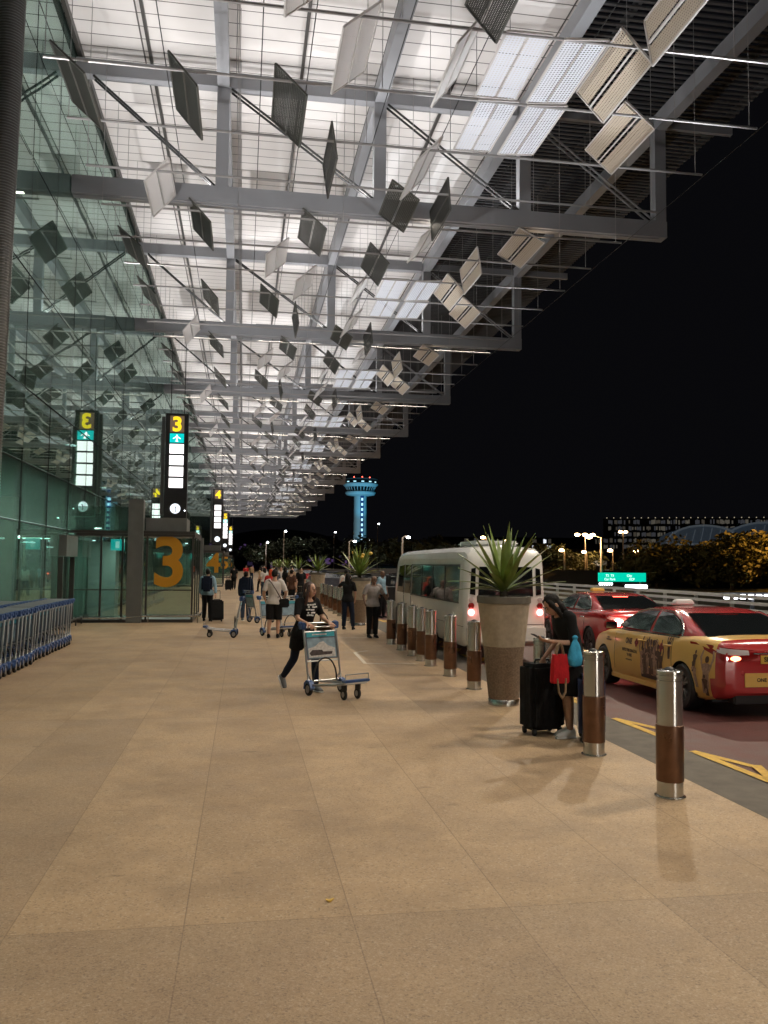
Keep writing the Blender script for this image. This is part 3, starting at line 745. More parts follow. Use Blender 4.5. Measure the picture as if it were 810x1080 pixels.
# ------------------------------------------------------------------ bollards
def bollard_proto():
    b = thing('bollard', '', 'bollard', (0, 0, 0), 0, 'steel bollards along the kerb')
    mb = MB(); r = .105
    mb.lathe([(r, .59), (r, .955), (r - .006, .96), (r - .006, .972), (r + .004, .976), (r + .004, 1.0), (r - .003, 1.004), (r - .003, 1.012), (r + .004, 1.016), (r + .004, 1.034), (r - .004, 1.04), (.0, 1.042)], 40)
    mb.build('upper_tube', 'steel', b, smooth=35)
    mb = MB(); mb.lathe([(r + .006, .13), (r + .008, .135), (r + .008, .588), (r + .002, .592)], 40); mb.build('brown_sleeve', 'copper', b, smooth=35)
    mb = MB(); mb.lathe([(r + .022, 0), (r + .022, .008), (r + .002, .012), (r + .002, .128)], 40); mb.build('foot', 'steel', b, smooth=35)
    mb = MB(); mb.ball((0, 0, 1.036), (.05, .05, .032), 14, 6); mb.build('cap_lamp', 'black', b, smooth=60)
    return b
BOLY = [6.75, 8.33, 9.86, 12.9, 14.43, 15.9, 16.75, 17.7, 18.9, 20.3, 23.3, 27.6, 28.75, 29.95, 31.3, 32.8, 34.6, 36.3, 38.2]
BOLY += [43.6 + 1.55 * k for k in range(14)]
b0 = bollard_proto(); bt = kids(b0)
near = ['nearest bollard, steel over a brown sleeve, beside the yellow marking', 'second bollard from the front, just beside the blue suitcase', 'bollard half hidden behind the big black suitcase and phone woman',
 'bollard just beyond the nearest tall planter', 'second bollard beyond the nearest tall planter, in front of the bus wheel']
for i, y in enumerate(BOLY):
    if i < len(near): lab = near[i]
    elif i < 10: lab = f'{ORD[i - 3]} bollard beyond the nearest tall planter, beside the white bus'
    elif i == 10: lab = 'bollard standing alone between the black shirted woman and the man in grey'
    elif i < 19: lab = f'{ORD[i - 11]} of the close row of bollards beyond the woman in black'
    else: lab = 'tiny distant bollard in the row far down the kerb'
    if i == 0: o = b0; o.location = (3.55, y, 0); o['label'] = lab
    else: o = dup(b0, bt, (3.55 + random.uniform(-.01, .01), y, 0), random.uniform(0, 6), lab)
    o['group'] = 'steel bollards along the kerb' if i < 19 else 'distant bollards along the kerb'
    o.rotation_euler = (R(random.uniform(-.3, .3)), R(random.uniform(-.3, .3)), random.uniform(0, 6))

# ------------------------------------------------------------------ planters with agaves
def leaf_blade(mb, a, e, L, w, droop, z0=0., mi=0):
    n = 9; d = Vector((math.cos(a), math.sin(a), 0)); side = Vector((-d.y, d.x, 0)); rings = []
    for i in range(n + 1):
        t = i / n
        ang = e - droop * t * t
        p = d * (.03 + L * t * math.cos(e - droop * t * .5)) + Vector((0, 0, z0 + L * t * math.sin(e - droop * t * .6)))
        ww = w * (.55 + .75 * math.sin(PI * min(1, t * .75 + .08))) * (1 - t ** 2.5) + .002
        nrm = Vector((-d.x * math.sin(ang), -d.y * math.sin(ang), math.cos(ang)))
        rings.append([p - side * ww, p - nrm * ww * .28 - nrm * .004, p + side * ww, p - nrm * ww * .12 + nrm * .004])
    mb.loft(rings, mi)
def agave(n, L, seed, label, loc):
    rnd = random.Random(seed)
    t = thing('agave_plant', label, 'plant', loc)
    st = MB(); st.lathe([(.06, -.02), (.055, .10), (.03, .22)], 12); st.build('stem', 'bark', t, smooth=60)
    for k in range(n):
        mb = MB(); u = (k + .5) / n
        e = R(88 - 74 * u ** .8 + rnd.uniform(-5, 5)); a = k * 2.39996 + rnd.uniform(-.2, .2)
        leaf_blade(mb, a, e, L * rnd.uniform(.82, 1.08), rnd.uniform(.029, .040) * L / .72, rnd.uniform(.05, .3) + (.22 if u > .75 else 0), .10 + .10 * (1 - u))
        mb.build('leaf', 'leaf', t, smooth=50)
    return t
def planter(y, x, label, plab, n, L, seed):
    p = thing('planter', label, 'planter', (x, y, 0))
    mb = MB(); mb.lathe([(.285, .80), (.355, 1.38), (.35, 1.385)], 40); mb.build('upper_bowl', 'planter_up', p, smooth=40)
    mb = MB(); mb.lathe([(.207, .085), (.283, .798)], 40); mb.build('lower_bowl', 'planter_low', p, smooth=40)
    mb = MB(); mb.lathe([(.358, 1.385), (.372, 1.39), (.374, 1.475), (.366, 1.482), (.33, 1.482), (.325, 1.42), (0, 1.42)], 40); mb.build('rim', 'planter_rim', p, smooth=40)
    mb = MB(); mb.lathe([(.212, 0), (.212, .075), (.205, .084)], 40); mb.build('foot_ring', 'steel', p, smooth=40)
    mb = MB(); mb.lathe([(.324, 1.43), (.2, 1.445), (0, 1.45)], 24); mb.build('soil', 'soil', p)
    return agave(n, L, seed, plab, (x, y, 1.44))
planter(11.45, 3.58, 'nearest tall tapered concrete planter with a brown lower half', 'spiky green agave in the nearest planter, in front of the bus', 36, .86, 3)
planter(26.6, 3.62, 'second tall concrete planter, behind the woman in black', 'wide spiky agave in the second planter, below the control tower', 34, .95, 5)
planter(41.5, 3.62, 'third tall concrete planter, beyond the row of bollards', 'spiky agave in the third planter, left of the control tower', 30, .85, 8)
for k, y in enumerate((56.5, 71.5, 86.5, 101.5)):
    planter(y, 3.62, f'small far off planter, {ORD[k + 3]} along the kerb', f'small far off agave in the {ORD[k + 3]} planter along the kerb', 22, .9, 20 + k)
fl = MB()
rnd = random.Random(4)
fw_ = thing('flower_stem', 'yellow flower stems rising out of the second planter', 'flowers', (3.62, 26.6, 1.5))
for k in range(9):
    a = rnd.uniform(0, 6.3); r_ = rnd.uniform(.1, .42); h = rnd.uniform(.55, .8)
    mb = MB(); mb.tube([(0, 0, 0), (r_ * .5 * math.cos(a), r_ * .5 * math.sin(a), h * .6), (r_ * math.cos(a), r_ * math.sin(a), h)], .008, 5)
    mb.ball((r_ * math.cos(a), r_ * math.sin(a), h), (.06, .06, .05), 8, 6, 1); mb.build('flower', ['leaf', 'plate'], fw_, smooth=60)

# ------------------------------------------------------------------ luggage trolleys
def trolley(label, loc, rz, group, board='photo'):
    t = thing('luggage_trolley', label, 'luggage trolley', loc, rz, group)
    fr = MB()
    for s in (-1, 1):
        x = .29 * s
        fr.tube([(x, -.20, 1.0), (x, -.17, .93), (x, -.03, .35), (x, .0, .22), (x * .95, .08, .155), (x * .72, .62, .20), (x * .66, .86, .235)], .017, 8)
        fr.tube([(x * .8, -.02, .16), (x * .8, -.02, .22), (x, -.02, .3)], .013, 6)
    fr.tube([(-.19, .86, .235), (.19, .86, .235)], .017, 8); fr.tube([(-.25, .35, .18), (.25, .35, .18)], .013, 6); fr.tube([(-.28, -.0, .2), (.28, -.0, .2)], .015, 8)
    fr.tube([(-.29, -.075, .48), (.29, -.075, .48)], .012, 6); fr.tube([(-.29, -.165, .90), (.29, -.165, .90)], .012, 6)
    for x in (-.09, 0., .09): fr.tube([(x, .02, .185), (x * .9, .84, .235)], .008, 6)
    fr.build('frame', 'tube', t, smooth=50)
    mb = MB()
    for s in (-1, 1): mb.tube([(.31 * s, -.23, .985), (.31 * s, -.21, 1.04)], .045, 10)
    for s in (-1, 1): mb.box((.29 * s, -.2, .99), (.075, .13, .10))
    mb.build('handle_end', 'blue', t, smooth=50, bevel=.008)
    mb = MB(); mb.tube([(-.27, -.235, 1.02), (.27, -.235, 1.02)], .018, 10); mb.tube([(-.27, -.20, .965), (.27, -.20, .965)], .012, 8); mb.build('handle_bar', 'tube', t, smooth=50)
    # hoop
    mb = MB(); mb.tube([(.21 * math.cos(PI * k / 12), .01 + .0 * k, .20 + .33 * math.sin(PI * k / 12)) for k in range(13)], .013, 8); mb.build('hoop', 'black', t, smooth=60)
    # advertising board
    rot = Matrix.Rotation(R(13), 3, 'X')
    def on(x, z, off): return Vector((x, -.10 + .03 + off, .78)) + rot @ Vector((0, 0, z))
    mb = MB(); mb.box((0, -.125, .70), (.545, .018, .40), 0, rot); bd = mb.build('board', 'cloth_slate' if board != 'teal' else 'board_teal', t)
    for sgn in (1, -1):
        c = lambda x, z: Vector((x, -.125, .70)) + rot @ Vector((0, sgn * .0115, z))
        mb = MB(); mb.box(c(0, .16), (.50, .005, .07), 0, rot); hd = mb.build('header', 'board_teal', bd)
        mb = MB(); mb.box(c(.02, .16) + rot @ Vector((0, sgn * .003, 0)), (.26, .003, .018), 0, rot); mb.build('print', 'board_pale', hd)
        mb = MB(); mb.box(c(0, -.04), (.50, .005, .29), 0, rot); pc = mb.build('picture', 'board_sky', bd)
        mb = MB(); off = sgn * .004
        hill = [(-.24, -.175), (-.24, -.05), (-.12, -.01), (-.04, .055), (.03, .045), (.12, -.015), (.24, -.04), (.24, -.175)]
        pts = [c(a, b) + rot @ Vector((0, off, 0)) for a, b in hill]; mb.add(pts, [tuple(range(len(pts)))], 0)
        boat = [(-.17, -.14), (-.19, -.10), (-.02, -.095), (-.0, -.07), (.17, -.065), (.23, -.11), (.20, -.15)]
        pts = [c(a, b) + rot @ Vector((0, off * 1.6, 0)) for a, b in boat]; mb.add(pts, [tuple(range(len(pts)))], 1)
        mb.build('print', ['board_pale', 'board_dark'], pc)
    # front tray
    mb = MB(); mb.box((0, .90, .275), (.44, .10, .035)); mb.box((0, .84, .262), (.40, .04, .02)); mb.build('front_tray', 'blue', t, bevel=.008)
    mb = MB(); mb.tube([(-.20, .93, .29), (-.20, .93, .37), (.20, .93, .37), (.20, .93, .29)], .008, 6); mb.build('tray_rail', 'tube', t, smooth=50)
    mb = MB(); mb.box((0, .90, .247), (.38, .06, .02)); mb.build('bumper', 'white_print', t)
    # wheels
    for s in (-1, 1):
        wb = MB(); wb.lathe([(.05, -.022), (.088, -.022), (.096, -.014), (.096, .014), (.088, .022), (.05, .022)], 20, (.29 * s, .02, .097), 'x', cap=False)
        wh = wb.build('wheel', 'rubber', t, smooth=50)
        mb = MB(); mb.lathe([(0, -.025), (.055, -.025), (.055, .025), (0, .025)], 16, (.29 * s, .02, .097), 'x'); mb.build('hub', 'rim', wh, smooth=40)
        mb = MB(); mb.prism([(-.10, .09), (-.09, .18), (-.02, .225), (.07, .205), (.125, .12), (.10, .09), (.07, .16), (-.02, .19), (-.07, .15)], lambda a, b, q: Vector((.29 * s + q, .02 + a, b + .0)), -.038, .038); mb.build('wheel_cover', 'blue', t)
    for s in (-1, 1):
        wb = MB(); wb.lathe([(.03, -.018), (.07, -.018), (.078, -.01), (.078, .01), (.07, .018), (.03, .018)], 18, (.12 * s, .76, .078), 'x', cap=False)
        wh = wb.build('wheel', 'rubber', t, smooth=50)
        mb = MB(); mb.lathe([(0, -.02), (.04, -.02), (.04, .02), (0, .02)], 14, (.12 * s, .76, .078), 'x'); mb.build('hub', 'rim', wh)
        mb = MB(); mb.box((.12 * s, .765, .175), (.05, .10, .10)); mb.build('caster_fork', 'black', t, bevel=.01)
    return t
M['board_sky'] = mat('board_sky', (.22, .30, .36), .4, vary=.4, vscale=9)
M['board_pale'] = mat('board_pale', (.5, .47, .45), .5, vary=.3, vscale=30)
M['board_dark'] = mat('board_dark', (.05, .035, .035), .5, vary=.5, vscale=30)
hd_w = (.50, -.87)
t0 = trolley('luggage trolley pushed by the long haired woman, with a picture board', (1.22, 12.62, 0), face_dir(*hd_w), None)
tk = kids(t0); t0.scale = (1, .84, 1)
# the nested row along the wall
row = []
for k in range(27): row.append((-4.16 + random.uniform(-.012, .012) + (.06 if k > 12 else 0), 20.55 - .285 * k - (.18 if k > 12 else 0)))
for k, (x, y) in enumerate(row):
    dup(t0, tk, (x, y, 0), PI + random.uniform(-.02, .02), f'{ORD[k]} blue trolley from the far end of the front nested row', 'trolleys nested along the glass wall')
for k in range(16):
    dup(t0, tk, (-4.86 + random.uniform(-.01, .01), 19.3 - .29 * k, 0), PI + random.uniform(-.02, .02), f'{ORD[k]} trolley from the far end of the back row against glass', 'trolleys nested along the glass wall')
dup(t0, tk, (-.16, 22.45, 0), face_dir(-1, .06), 'empty trolley seen side on beside the man with the crossbody bag', 'loose trolleys around the travellers')
dup(t0, tk, (.78, 22.95, 0), face_dir(.55, -.83), 'loose trolley just right of the man with the crossbody bag', 'loose trolleys around the travellers')
dup(t0, tk, (1.30, 23.15, 0), face_dir(.5, -.87), 'loose trolley behind the long haired woman, right of another trolley', 'loose trolleys around the travellers')
dup(t0, tk, (.35, 27.8, 0), face_dir(.9, .4), 'trolley partly hidden behind the man with the crossbody bag', 'loose trolleys around the travellers')

# ------------------------------------------------------------------ people
JD = dict(hip=(0, 0, .92), waist=(0, 0, 1.08), chest=(0, .0, 1.30), neck=(0, -.01, 1.455), head=(0, .015, 1.585),
          sl=(-.175, 0, 1.405), sr=(.175, 0, 1.405), el=(-.22, -.02, 1.11), er=(.22, -.02, 1.11), wl=(-.225, .06, .86), wr=(.225, .06, .86),
          hl=(-.088, 0, .90), hr=(.088, 0, .90), kl=(-.095, .015, .49), kr=(.095, .015, .49), al=(-.10, -.02, .085), ar=(.10, -.02, .085), tl=None, tr=None)
def lerp(a, b, t): return Vector(a).lerp(Vector(b), t)
def ell(c, ax, ay, rx, ry, n=16):
    return [Vector(c) + ax * rx * math.cos(2 * PI * j / n) + ay * ry * math.sin(2 * PI * j / n) for j in range(n)]
def torso_rings(J, g=0.0, top=True, fem=False, low=-.10, belly=0.0):
    hip, wst, ch, nk = (Vector(J[k]) for k in ('hip', 'waist', 'chest', 'neck'))
    sa = (Vector(J['sr']) - Vector(J['sl'])).normalized(); ha = (Vector(J['hr']) - Vector(J['hl'])).normalized()
    cen = [hip + (hip - wst) * (-low * 0 + .55), hip, hip.lerp(wst, .6), wst, wst.lerp(ch, .5), ch, ch.lerp(nk, .45), ch.lerp(nk, .8), nk]
    rx = [.150, .168, .150, .138, .150, .165, .165, .105, .056]; ry = [.100, .118, .108, .100, .108, .115, .098, .072, .055]
    if fem: rx = [.155, .170, .145, .122, .132, .145, .145, .088, .048]; ry = [.105, .118, .098, .088, .102, .112, .088, .062, .048]
    rings = []
    for i, c in enumerate(cen):
        t = i / 8; ax = ha.lerp(sa, t).normalized()
        nx = cen[min(i + 1, 8)] - cen[max(i - 1, 0)]; ay = nx.normalized().cross(ax).normalized()
        gg = g * (1 if i < 7 else .6)
        bl = belly if i in (1, 2, 3, 4) else 0
        rings.append(ell(c + ay * bl * .6, ax, ay, rx[i] + gg, ry[i] + gg + bl))
    return rings if top else rings[:-2]
def rounded(pts, rs, k=4):
    """Catmull-Rom through joints with radii so bends are soft"""
    P = [Vector(p) for p in pts]; out = []; ro = []
    for i in range(len(P) - 1):
        p0, p1, p2, p3 = P[max(i - 1, 0)], P[i], P[i + 1], P[min(i + 2, len(P) - 1)]
        for j in range(k):
            t = j / k
            q = p1.lerp(p2, t) * .6 + .4 * (.5 * ((2 * p1) + (p2 - p0) * t + (2 * p0 - 5 * p1 + 4 * p2 - p3) * t * t + (3 * p1 - p0 - 3 * p2 + p3) * t ** 3))
            out.append(q); ro.append(rs[i] * (1 - t) + rs[i + 1] * t)
    out.append(P[-1]); ro.append(rs[-1]); return out, ro
def hand(mb, wrist, direction, palm_n, side, curl=.5, s=1.0):
    d = Vector(direction).normalized(); n = Vector(palm_n); n = (n - d * n.dot(d)).normalized(); x = d.cross(n).normalized() * side
    w_ = Vector(wrist)
    rings = []
    for t, wx, th in ((-.01, .026, .021), (.02, .034, .019), (.055, .041, .016), (.09, .039, .013)):
        rings.append(ell(w_ + d * t * s, x, n, wx * s, th * s, 10))
    mb.loft(rings)
    for k, (off, L) in enumerate(((-.030, .068), (-.010, .078), (.011, .073), (.030, .056))):
        p = w_ + d * .082 * s + x * off * s; pts = [p - d * .02 * s, p]; cd = d.copy(); a = 0
        for seg_, f in ((0, .45), (1, .32), (2, .23)):
            a += curl * (.55 if seg_ == 0 else .75); cd = (d * math.cos(a) + n * math.sin(a))
            pts.append(pts[-1] + cd * L * f * s)
        mb.tube(pts, [.0095 * s, .0095 * s, .0085 * s, .008 * s, .006 * s], 7)
    b = w_ + d * .03 * s - x * .033 * s
    td = (d * .7 - x * .6 + n * .35).normalized()
    mb.tube([b - td * .015 * s, b + td * .03 * s, b + td * .05 * s + d * .012 * s, b + td * .06 * s + d * .03 * s], [.014 * s, .012 * s, .010 * s, .007 * s], 7)
def person(label, loc, face, height=1.68, J=None, top='cloth_white', bottom='cloth_black', shoes='shoe_grey', hair='short', hair_m='hair_black', sleeve=.5, leg='long', fem=False, skin='skin',
           look=(0, 0), detail=True, belly=0.0, hands=(.5, .5), group=None, under=None, long_top=0.0, seated=False, hand_dir=None):
    p = thing('person', label, 'person', loc, face_dir(*face), group)
    j = dict(JD); j.update(J or {})
    v = {k: Vector(q) for k, q in j.items() if q is not None}
    sc = height / 1.70; p.scale = (sc, sc, sc)
    vox = .014 if detail else .026
    # ---- body
    mb = MB(); mb.loft(torso_rings(v, 0, True, fem, belly=belly))
    th = .080 if not fem else .078
    for s in 'lr':
        a, r_ = rounded([lerp(v['neck'], v['s' + s], .55), v['s' + s], v['e' + s], v['w' + s]], [.05, .054 if not fem else .046, .041 if not fem else .035, .027 if not fem else .024]); mb.tube(a, r_, 12)
        a, r_ = rounded([v['hip'].lerp(v['h' + s], .8), v['h' + s] - Vector((0, 0, .03)), v['k' + s], v['k' + s].lerp(v['a' + s], .33), v['a' + s]], [.08, th + .008, .056, .055, .036]); mb.tube(a, r_, 12)
        an = v['a' + s]; fd = Vector((0, 1, 0)) if j.get('t' + s) is None else (Vector(j['t' + s]) - an).normalized()
    hd = v['head']; ne = v['neck']
    hm = Matrix.Rotation(R(look[0]), 3, 'Z') @ Matrix.Rotation(R(look[1]), 3, 'X')
    def H(x, y, z): return hd + hm @ Vector((x, y, z))
    mb.tube([ne + (ne - v['chest']).normalized() * -.04, ne.lerp(hd, .35), H(0, -.015, -.03)], [.058, .052, .054] if not fem else [.05, .044, .046], 12)
    mb.ball(H(0, -.008, .025), (.074, .093, .092), 16, 12, 0, hm); mb.ball(H(0, .022, -.045), (.054, .066, .066), 14, 10, 0, hm); mb.ball(H(0, .052, -.083), (.026, .026, .022), 10, 8, 0, hm)
    for s in (-1, 1): mb.ball(H(.036 * s, .062, -.03), (.022, .02, .024), 10, 8, 0, hm)
    me = remeshed(mb, skin, vox, 2, 'person')
    mb = MB()
    # face: nose, brow, eyes, mouth, ears; hands
    mb.loft([ell(H(0, .088, .012), hm @ Vector((1, 0, 0)), hm @ Vector((0, 1, 0)), .007, .010, 8), ell(H(0, .100, -.018), hm @ Vector((1, 0, 0)), hm @ Vector((0, 1, 0)), .012, .016, 8), ell(H(0, .098, -.034), hm @ Vector((1, 0, 0)), hm @ Vector((0, 1, 0)), .015, .013, 8)])
    for s in (-1, 1): mb.ball(H(.076 * s, -.012, -.01), (.012, .022, .034), 10, 8, 0, hm)
    for s in 'lr':
        w_ = v['w' + s]; e_ = v['e' + s]; dd = (w_ - e_).normalized()
        if hand_dir and s in hand_dir: dd = Vector(hand_dir[s][0]).normalized(); pn = hand_dir[s][1]
        else: pn = Vector((1 if s == 'l' else -1, .2, 0)) if abs(dd.z) > .6 else Vector((0, 0, -1))
        hand(mb, w_, dd, pn, 1 if s == 'r' else -1, hands[0 if s == 'l' else 1])
    me = join_mb(me, mb, [skin])
    mb = MB()
    for s in (-1, 1):
        mb.ball(H(.031 * s, .084, .012), (.014, .008, .0075), 10, 6, 0, hm)
        mb.tube([H(.016 * s, .092, .034), H(.032 * s, .092, .040), H(.048 * s, .082, .034)], .0045, 6, 2)
    mb.tube([H(-.022, .082, -.062), H(-.008, .091, -.060), H(.008, .091, -.060), H(.022, .082, -.062)], [.004, .007, .007, .004], 8, 1)
    me = join_mb(me, mb, ['eye', 'lips', hair_m if hair != 'none' else 'eye'])
    p_body = link('body', me, p)
    # ---- trousers / shorts / skirt
    def legs(g, end, name, m, kk=1.0):
        mb = MB(); rr = torso_rings(v, g, False, fem, belly=belly)[:4]; mb.loft(rr)
        for s in 'lr':
            pts = [v['hip'].lerp(v['h' + s], .8), v['h' + s] - Vector((0, 0, .03)), v['k' + s], v['k' + s].lerp(v['a' + s], .33), v['a' + s] + Vector((0, 0, .01))]
            rs = [.085 + g, th + .012 + g, .062 + g * kk, .060 + g * kk, .046 + g * kk * 1.2]
            a, r_ = rounded(pts, rs, 5)
            n_ = {'long': 21, 'knee': 12, 'short': 8, 'thigh': 9}[end]
            if end != 'long': r_ = [q + (.02 if i > 5 else 0) for i, q in enumerate(r_)]
            mb.tube(a[:n_], r_[:n_], 14)
        link(name, remeshed(mb, m, vox, 3, name, .008 if detail else .012, 10), p)
    if under: legs(.004, 'long', 'leggings', under, .4)
    if leg in ('long',): legs(.014, 'long', 'trousers', bottom)
    elif leg in ('short', 'knee', 'thigh'): legs(.018, leg, 'shorts', bottom)
    elif leg == 'skirt':
        mb = MB(); R0 = torso_rings(v, .016, False, fem)
        ha = (v['hr'] - v['hl']).normalized(); km = (v['kl'] + v['kr']) / 2
        c0 = v['hip'].lerp(km, .15); c1 = v['hip'].lerp(km, 1.0) + Vector((0, 0, .02)); ay = Vector((0, 0, 1)).cross(ha) * -1
        extra = [ell(v['hip'].lerp(km, t) , ha, ay, .178 + .03 * t, .135 + .035 * t) for t in (1.02, .75, .5, .25)]
        mb.loft(extra + R0[1:4]); link('skirt', remeshed(mb, bottom, vox, 3, 'skirt', .012, 7), p)
    # ---- top
    mb = MB(); rr = torso_rings(v, .022, True, fem, belly=belly)
    ha0 = (v['hr'] - v['hl']).normalized(); ay0 = Vector((0, 0, 1)).cross(ha0)
    rr = [ell(v['hip'] - Vector((0, 0, .075)) + ay0 * belly * .4, ha0, ay0, .212 if not fem else .207, .158 + belly * .6)] + [ell(v['hip'] + ay0 * belly * .5, ha0, ay0, .208 if not fem else .203, .156 + belly * .8)] + rr[2:]
    st_ = 0
    if long_top:
        dn = (rr[0][0] - rr[1][0]); c = v['hip'] - Vector((0, 0, long_top)); ha = (v['hr'] - v['hl']).normalized(); ay = Vector((0, 0, 1)).cross(ha) * -1
        rr = [ell(c, ha, ay, .188, .140 + belly * .5)] + rr
    mb.loft(rr[:-1])
    for s in 'lr':
        pts = [lerp(v['neck'], v['s' + s], .5), v['s' + s], v['e' + s], v['w' + s]]
        a, r_ = rounded(pts, [.058, .070, .058, .044] if not fem else [.052, .061, .050, .038], 6)
        n_ = 6 + int(round(sleeve * 12)) + 1
        mb.tube(a[:n_], r_[:n_], 14)
    link('shirt', remeshed(mb, top, vox, 3, 'shirt', .010 if detail else .014, 9), p)
    # ---- shoes
    for s in 'lr':
        an = v['a' + s]; fd = Vector((0, 1, 0)) if j.get('t' + s) is None else (Vector(j['t' + s]) - an).normalized()
        sd = Vector((fd.y, -fd.x, 0)).normalized(); upv = sd.cross(fd).normalized()
        if upv.z < 0: upv = -upv
        mb = MB(); rings = []
        for t, wx, hz in ((-.065, .030, .05), (-.03, .040, .058), (.03, .041, .050), (.09, .045, .036), (.145, .042, .027), (.180, .026, .018)):
            c = an + fd * t - upv * (.082 - hz); rings.append([q for q in ell(c, sd, upv, wx, hz, 12)])
        mb.loft(rings)
        sh = link('shoe', remeshed(mb, shoes, .012, 2, 'shoe'), p)
        mb = MB(); mb.loft([ell(an + fd * t - upv * .077, sd, upv, wx + .006, .011, 12) for t, wx in ((-.07, .026), (-.03, .040), (.03, .041), (.10, .046), (.15, .042), (.185, .024))]); mb.build('sole', 'white_print' if shoes != 'cloth_black' else 'black', sh, smooth=50)
    # ---- hair
    if hair != 'none':
        mb = MB(); mb.ball(H(0, -.024, .030), (.083, .098, .105), 18, 12, 0, hm)
        if hair in ('long', 'bob'):
            L = .36 if hair == 'long' else .17
            bk = (v['chest'] - v['neck']).normalized()
            pts = [H(0, -.03, .03), H(0, -.06, -.06), H(0, -.06, -.06) + bk * L * .45 + Vector((0, -.02, 0)), H(0, -.06, -.06) + bk * L + Vector((0, -.03, 0))]
            rings = []
            for c, rx, ry in zip(pts, (.083, .088, .095, .05), (.07, .06, .05, .025)): rings.append(ell(c, hm @ Vector((1, 0, 0)), hm @ Vector((0, 1, 0)), rx, ry, 16))
            mb.loft(rings)
            for s in (-1, 1):
                mb.tube([H(.055 * s, .035, .085), H(.078 * s, .03, .02), H(.084 * s, .015, -.06), H(.09 * s, .01, -.08) + bk * L * .5, H(.085 * s, .0, -.08) + bk * L * .85], [.022, .026, .028, .028, .012], 10)
        if hair == 'bun': mb.ball(H(0, -.13, .05), .045, 12, 8)
        if hair == 'scarf': mb.ball(H(0, -.02, -.02), (.092, .105, .13), 16, 10, 0, hm); mb.ball(H(0, -.02, -.15), (.10, .09, .07), 14, 8)
        link('hair' if hair != 'scarf' else 'headscarf', remeshed(mb, hair_m, .012 if detail else .02, 2, 'hair', .006, 30), p)
    return p, v
def held(name, label, cat, loc, rz=0, group=None): return thing(name, label, cat, loc, rz, group)

# the woman pushing the trolley
JW = dict(hip=(0, -.02, .90), waist=(0, .02, 1.06), chest=(0, .09, 1.27), neck=(0, .13, 1.415), head=(0, .165, 1.545), sl=(-.16, .09, 1.365), sr=(.16, .09, 1.365),
          el=(-.235, .16, 1.12), er=(.235, .18, 1.12), wl=(-.20, .40, 1.05), wr=(.20, .40, 1.05), hl=(-.085, -.02, .88), hr=(.085, -.02, .88),
          kl=(-.08, .20, .52), kr=(.085, -.13, .49), al=(-.085, .22, .09), ar=(.09, -.42, .17), tr=(.09, -.30, .02))
WF = (.50, -.87)
WP = Vector((.93, 13.02, 0))
pw, vw = person('woman with long dark hair in a black printed T-shirt pushing a trolley', WP, WF, 1.66, JW, 'cloth_black', 'cloth_black', 'shoe_grey', 'long', 'hair_brown', .42, 'thigh', True, look=(14, 4), hands=(.9, .9), under='cloth_navy', long_top=.16,
       hand_dir={'l': ((.15, .9, -.25), (0, -.1, -1)), 'r': ((-.15, .9, -.25), (0, -.1, -1))})
shirt = [c for c in COL.objects if c.parent == pw and c.name.startswith('shirt')][0]
mb = MB()   # pale print across the chest
for k, (z, wd, x0) in enumerate(((1.325, .19, .0), (1.285, .17, -.008), (1.245, .18, .01), (1.20, .14, .0), (1.16, .15, .006))):
    y = .215 + (z - 1.20) * .22 + (.004 if z < 1.2 else 0)
    for q in range(5):
        if (q * 7 + k * 3) % 6 == 0: continue
        xx = x0 + (q - 2) * wd / 5
        mb.box((xx, y - abs(xx) * .22, z + random.uniform(-.004, .004)), (wd / 5 * .8, .012, .022), 0, Matrix.Rotation(-xx * 1.6, 3, 'Z'))
mb.build('print', 'white_print', shirt)
def W2L(p, loc, face):   # person-local to world
    a = face_dir(*face); return Vector(loc) + Matrix.Rotation(a, 3, 'Z') @ Vector(p)
hb = thing('handbag', 'brown leather handbag on the arm of the woman pushing the trolley', 'handbag', W2L((-.27, .16, .80), WP, WF), face_dir(*WF) + .1)
mb = MB(); mb.loft([ell((0, 0, z), Vector((1, 0, 0)), Vector((0, 1, 0)), a, b, 16) for z, a, b in ((.0, .055, .15), (.04, .07, .17), (.14, .065, .165), (.21, .04, .15), (.225, .02, .14))]); mb.build('bag_body', 'leather_brown', hb, smooth=60)
mb = MB(); mb.tube([(0, -.10, .21), (0, -.09, .31), (0, -.02, .365), (0, .05, .31), (0, .10, .21)], .011, 8); mb.build('strap', 'leather_brown', hb, smooth=60)

# the woman with the suitcases, looking at her phone
JP = dict(hip=(0, -.04, .90), waist=(0, -.04, 1.07), chest=(0, .04, 1.29), neck=(0, .12, 1.42), head=(0, .205, 1.50), sl=(-.16, .05, 1.375), sr=(.16, .05, 1.375),
          el=(-.20, .06, 1.09), er=(.20, .02, 1.09), wl=(-.13, .30, 1.10), wr=(.20, .20, .87), kl=(-.07, .03, .48), kr=(.075, -.03, .49), al=(-.08, .02, .085), ar=(.075, -.06, .085), hl=(-.08, -.03, .88), hr=(.08, -.03, .88))
PF = (-.985, -.17); PP = Vector((3.63, 9.22, 0))
pp, vp_ = person('woman in a black dress bowing over her phone beside two suitcases', PP, PF, 1.66, JP, 'cloth_black', 'cloth_black', 'shoe_white', 'bob', 'hair_black', .62, 'skirt', True, look=(0, -38), hands=(.55, .7),
       hand_dir={'l': ((.5, .85, .15), (.3, -.2, .9)), 'r': ((.0, .35, -.9), (-1, 0, 0))})
ph = thing('phone', 'dark phone held in the hand of the bowed woman', 'phone', W2L((-.05, .41, 1.12), PP, PF), face_dir(*PF))
mb = MB(); mb.box((0, 0, 0), (.075, .15, .009), 0, Matrix.Rotation(R(25), 3, 'X')); mb.build('phone_body', 'black', ph, bevel=.003)
